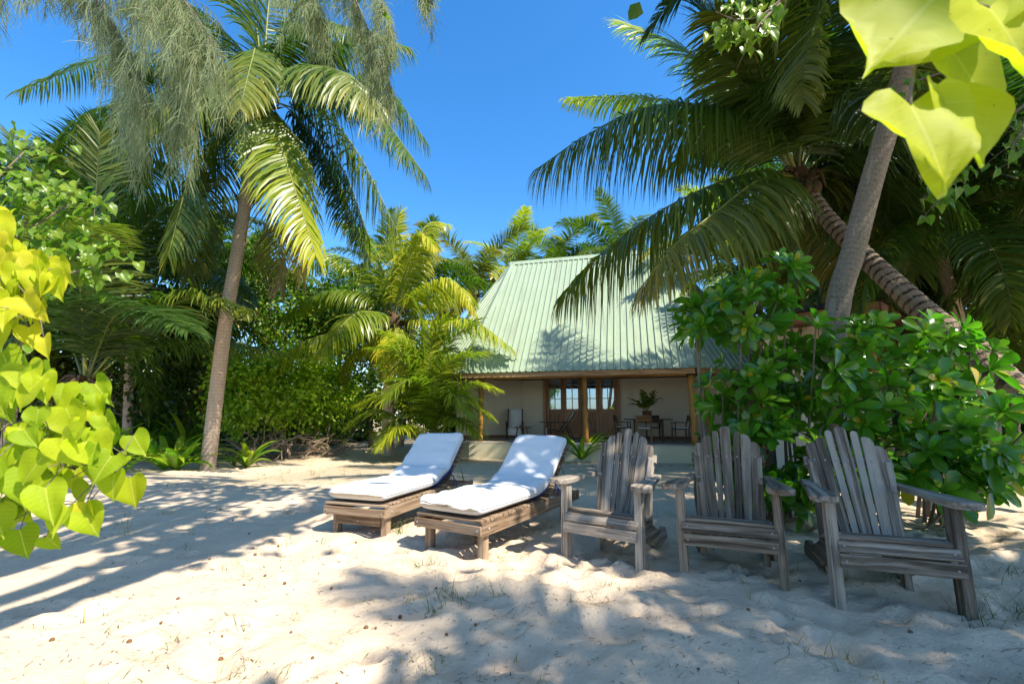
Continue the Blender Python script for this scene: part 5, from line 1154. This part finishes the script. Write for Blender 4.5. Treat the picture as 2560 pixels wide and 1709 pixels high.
for x, y, nb, h, ti in tuft:
    z = gz(x, y)
    for b_ in range(nb):
        a = R.uniform(0, 6.28); e = R.uniform(.5, 1.35); l = h*R.uniform(.5, 1.3); d = A([math.cos(a)*math.cos(e), math.sin(a)*math.cos(e), math.sin(e)]); p = A([x+R.gauss(0, .02+h*.2), y+R.gauss(0, .02+h*.2), z-.005]); sd = A([-math.sin(a), math.cos(a), 0])*R.uniform(.0011, .0026)*(1+.1*y); V = []
        for q in range(4):
            f = q/3; c = p+d*l*f+A([math.cos(a), math.sin(a), -.35])*l*.35*f*f; V += [c-sd*(1-f*.9), c+sd*(1-f*.9)]
        mb.add(V, A([[0, 1, 3, 2], [2, 3, 5, 4], [4, 5, 7, 6]]), 0, min(1, max(0, ti+R.uniform(-.15, .15))))
tag(mb.obj('grass', M['grass']), 'thin green and straw coloured grass sprigs growing in the sand', 'grass', kind='stuff')
mb = MB(); zz = np.linspace(-1, 1, 9); tube(mb, [(0, 0, .012*q+.009) for q in zz], [max(.0015, .0115*math.sqrt(max(0, 1-q*q))*(1+.16*(i % 2))) for i, q in enumerate(zz)], 9); cone_me = mb.mesh('small_cone', [M['cone']])
def cone(x, y):
    o = link('small_cone', cone_me, None, (x, y, gz(x, y))); o.rotation_euler = (R.uniform(-1.5, 1.5), R.uniform(-1.5, 1.5), R.uniform(0, 6)); s = R.uniform(.6, 1.05); o.scale = (s, s, s)
    tag(o, 'small round brown tree cone lying loose on the sand', 'cone', 'small cones scattered on the sand')
for u, v in ((1870, 1520), (2290, 1572), (1737, 1663), (1405, 1409), (1482, 1380), (2010, 1440), (550, 1620), (552, 1595), (775, 1640), (860, 1690), (903, 1550), (935, 1555), (708, 1465), (610, 1475), (435, 1510), (318, 1610), (316, 1412), (118, 1610), (640, 1378), (645, 1395), (687, 1376), (725, 1360), (795, 1352), (830, 1365), (885, 1362), (627, 1345), (520, 1408), (250, 1330), (218, 1336), (246, 1358), (117, 1348), (995, 1512), (900, 1500), (1095, 1458), (220, 1278), (268, 1272), (512, 1302), (575, 1306), (1194, 1552), (832, 1464), (658, 1440), (1135, 1570), (720, 1570), (392, 1563)):
    p = G(u, v); cone(p[0]+R.gauss(0, .02), p[1]+R.gauss(0, .02))
for k in range(34):
    y = 1.4+3.2*R.random(); x = R.uniform(-.3, 1.0)*(1.0*y+.3); l = R.uniform(.12, .42); a = R.gauss(0, .8); c_ = R.uniform(-.8, .8)
    t = np.linspace(-.5, .5, 14); px_ = x+l*np.cumsum(np.cos(a+c_*t+.25*np.sin(t*9)))/14; py_ = y+l*np.cumsum(np.sin(a+c_*t+.25*np.sin(t*9)))/14
    r = R.uniform(.0011, .0022); mb = MB(); tube(mb, [(xx_-x, yy_-y, gz(xx_, yy_)+r+.001-gz(x, y)) for xx_, yy_ in zip(px_, py_)], np.linspace(r, r*.5, 14), 5)
    tag(mb.obj('twig', M['deadtwig'], None, (x, y, gz(x, y))), 'thin curved dry twig lying on the dappled sand', 'twig', 'thin twigs on the sand')

# ------------------------------------------------------------------ trees beside and behind the camera whose shade falls on the sand
def shade_tree(label, base, blobs, lsize, seed, n, per):
    return broadleaf(label, base, blobs, lsize, 'heart_green', seed, n, per, group='shade trees by the beach', spread=.30, r0=.16, wl=.9, shell=.2)
SUN_EL = math.radians(52); SUN_H = A([.756, -.655])
def over(x, y, z):  # where something at height z stands to shade (x, y) on the sand
    k = z/math.tan(SUN_EL); return A([x+SUN_H[0]*k, y+SUN_H[1]*k, z])
# broad canopies up-sun of the armchairs and of the foreground sand
shade_tree('broad heart-leaved shade tree behind the camera to the right', (7.5, -3.0, -.1), [(over(2.4, 3.9, 6.2), (1.9, 1.2, .7)), (over(4.2, 3.4, 6.0), (1.8, 1.6, .7)), (over(.9, 5.7, 6.4), (1.1, .9, .6)), (over(-1.45, 6.6, 6.6), (.6, .5, .3))], .19, 81, 58, 22)
palm('unseen coconut palm added behind the camera to throw streaky shade over the foreground', (8.6, -4.2, -.3), (8.0, -3.5, 8.6), 16, 4.2, 1, 91, FR_MAT, FO)  # out-of-frame palm added for its streaky frond shade
shade_tree('second heart-leaved shade tree behind the camera, with a thinner crown', (5.2, -4.6, -.2), [(over(3.4, 2.3, 6.6), (1.2, .6, .5)), (over(.6, 1.75, 6.6), (1.0, .4, .4))], .2, 85, 26, 20)
shade_tree('thin unseen tree added overhead left of the camera to shade the sand', (-3.2, -2.4, -.1), [(over(-3.9, 6.9, 7.0), (1.0, .5, .4)), (over(-2.2, 6.7, 7.0), (.9, .5, .4)), (over(-4.4, 5.6, 6.9), (1.0, .25, .3)), (over(-3.0, 4.6, 7), (.25, .9, .3)), (over(-5.4, 7.6, 6.9), (.9, .5, .4))], .17, 88, 22, 16)  # unseen tree added, clumps laid out to dapple the left sand
# ------------------------------------------------------------------ sky, sun, camera
w = bpy.data.worlds.new('World'); sc.world = w; w.use_nodes = True; nt = w.node_tree; nt.nodes.clear()
sk = nt.nodes.new('ShaderNodeTexSky'); sk.sky_type = 'NISHITA'; sk.sun_disc = False; sk.sun_elevation = SUN_EL
sk.sun_rotation = math.atan2(SUN_H[0], SUN_H[1]); sk.air_density = 1.0; sk.dust_density = .6; sk.ozone_density = 3.0
bg = nt.nodes.new('ShaderNodeBackground'); bg.inputs[1].default_value = .15; ow = nt.nodes.new('ShaderNodeOutputWorld')
hs = nt.nodes.new('ShaderNodeHueSaturation'); hs.inputs['Saturation'].default_value = 1.33; nt.links.new(sk.outputs[0], hs.inputs['Color']); nt.links.new(hs.outputs[0], bg.inputs[0]); nt.links.new(bg.outputs[0], ow.inputs[0])
L = bpy.data.lights.new('sun', 'SUN'); L.energy = 4.5; L.angle = math.radians(.55); L.color = (1, .93, .81)
lo = bpy.data.objects.new('sun', L); COL.objects.link(lo)
sd = A([SUN_H[0]*math.cos(SUN_EL), SUN_H[1]*math.cos(SUN_EL), math.sin(SUN_EL)]); lo.rotation_euler = Vector((-sd).tolist()).to_track_quat('-Z', 'Y').to_euler()
lo.location = (10, -12, 20)
cam = bpy.data.cameras.new('camera'); cam.sensor_width = 36; cam.lens = 36*F/2560; cam.clip_start = .05; cam.clip_end = 3000
co = bpy.data.objects.new('camera', cam); COL.objects.link(co); co.location = (0, 0, H); co.rotation_euler = (math.pi/2+PIT, 0, 0); sc.camera = co
cam.dof.use_dof = True; cam.dof.focus_distance = 4.5; cam.dof.aperture_fstop = 5
sc.view_settings.view_transform = 'Standard'; sc.view_settings.look = 'None'; sc.view_settings.exposure = 1.12; sc.view_settings.gamma = 1
sc.render.engine = 'CYCLES'; cy = sc.cycles; cy.max_bounces = 7; cy.diffuse_bounces = 4; cy.glossy_bounces = 3; cy.transmission_bounces = 4; cy.transparent_max_bounces = 8
cy.use_denoising = True; cy.sample_clamp_indirect = 6; cy.caustics_reflective = False; cy.caustics_refractive = False
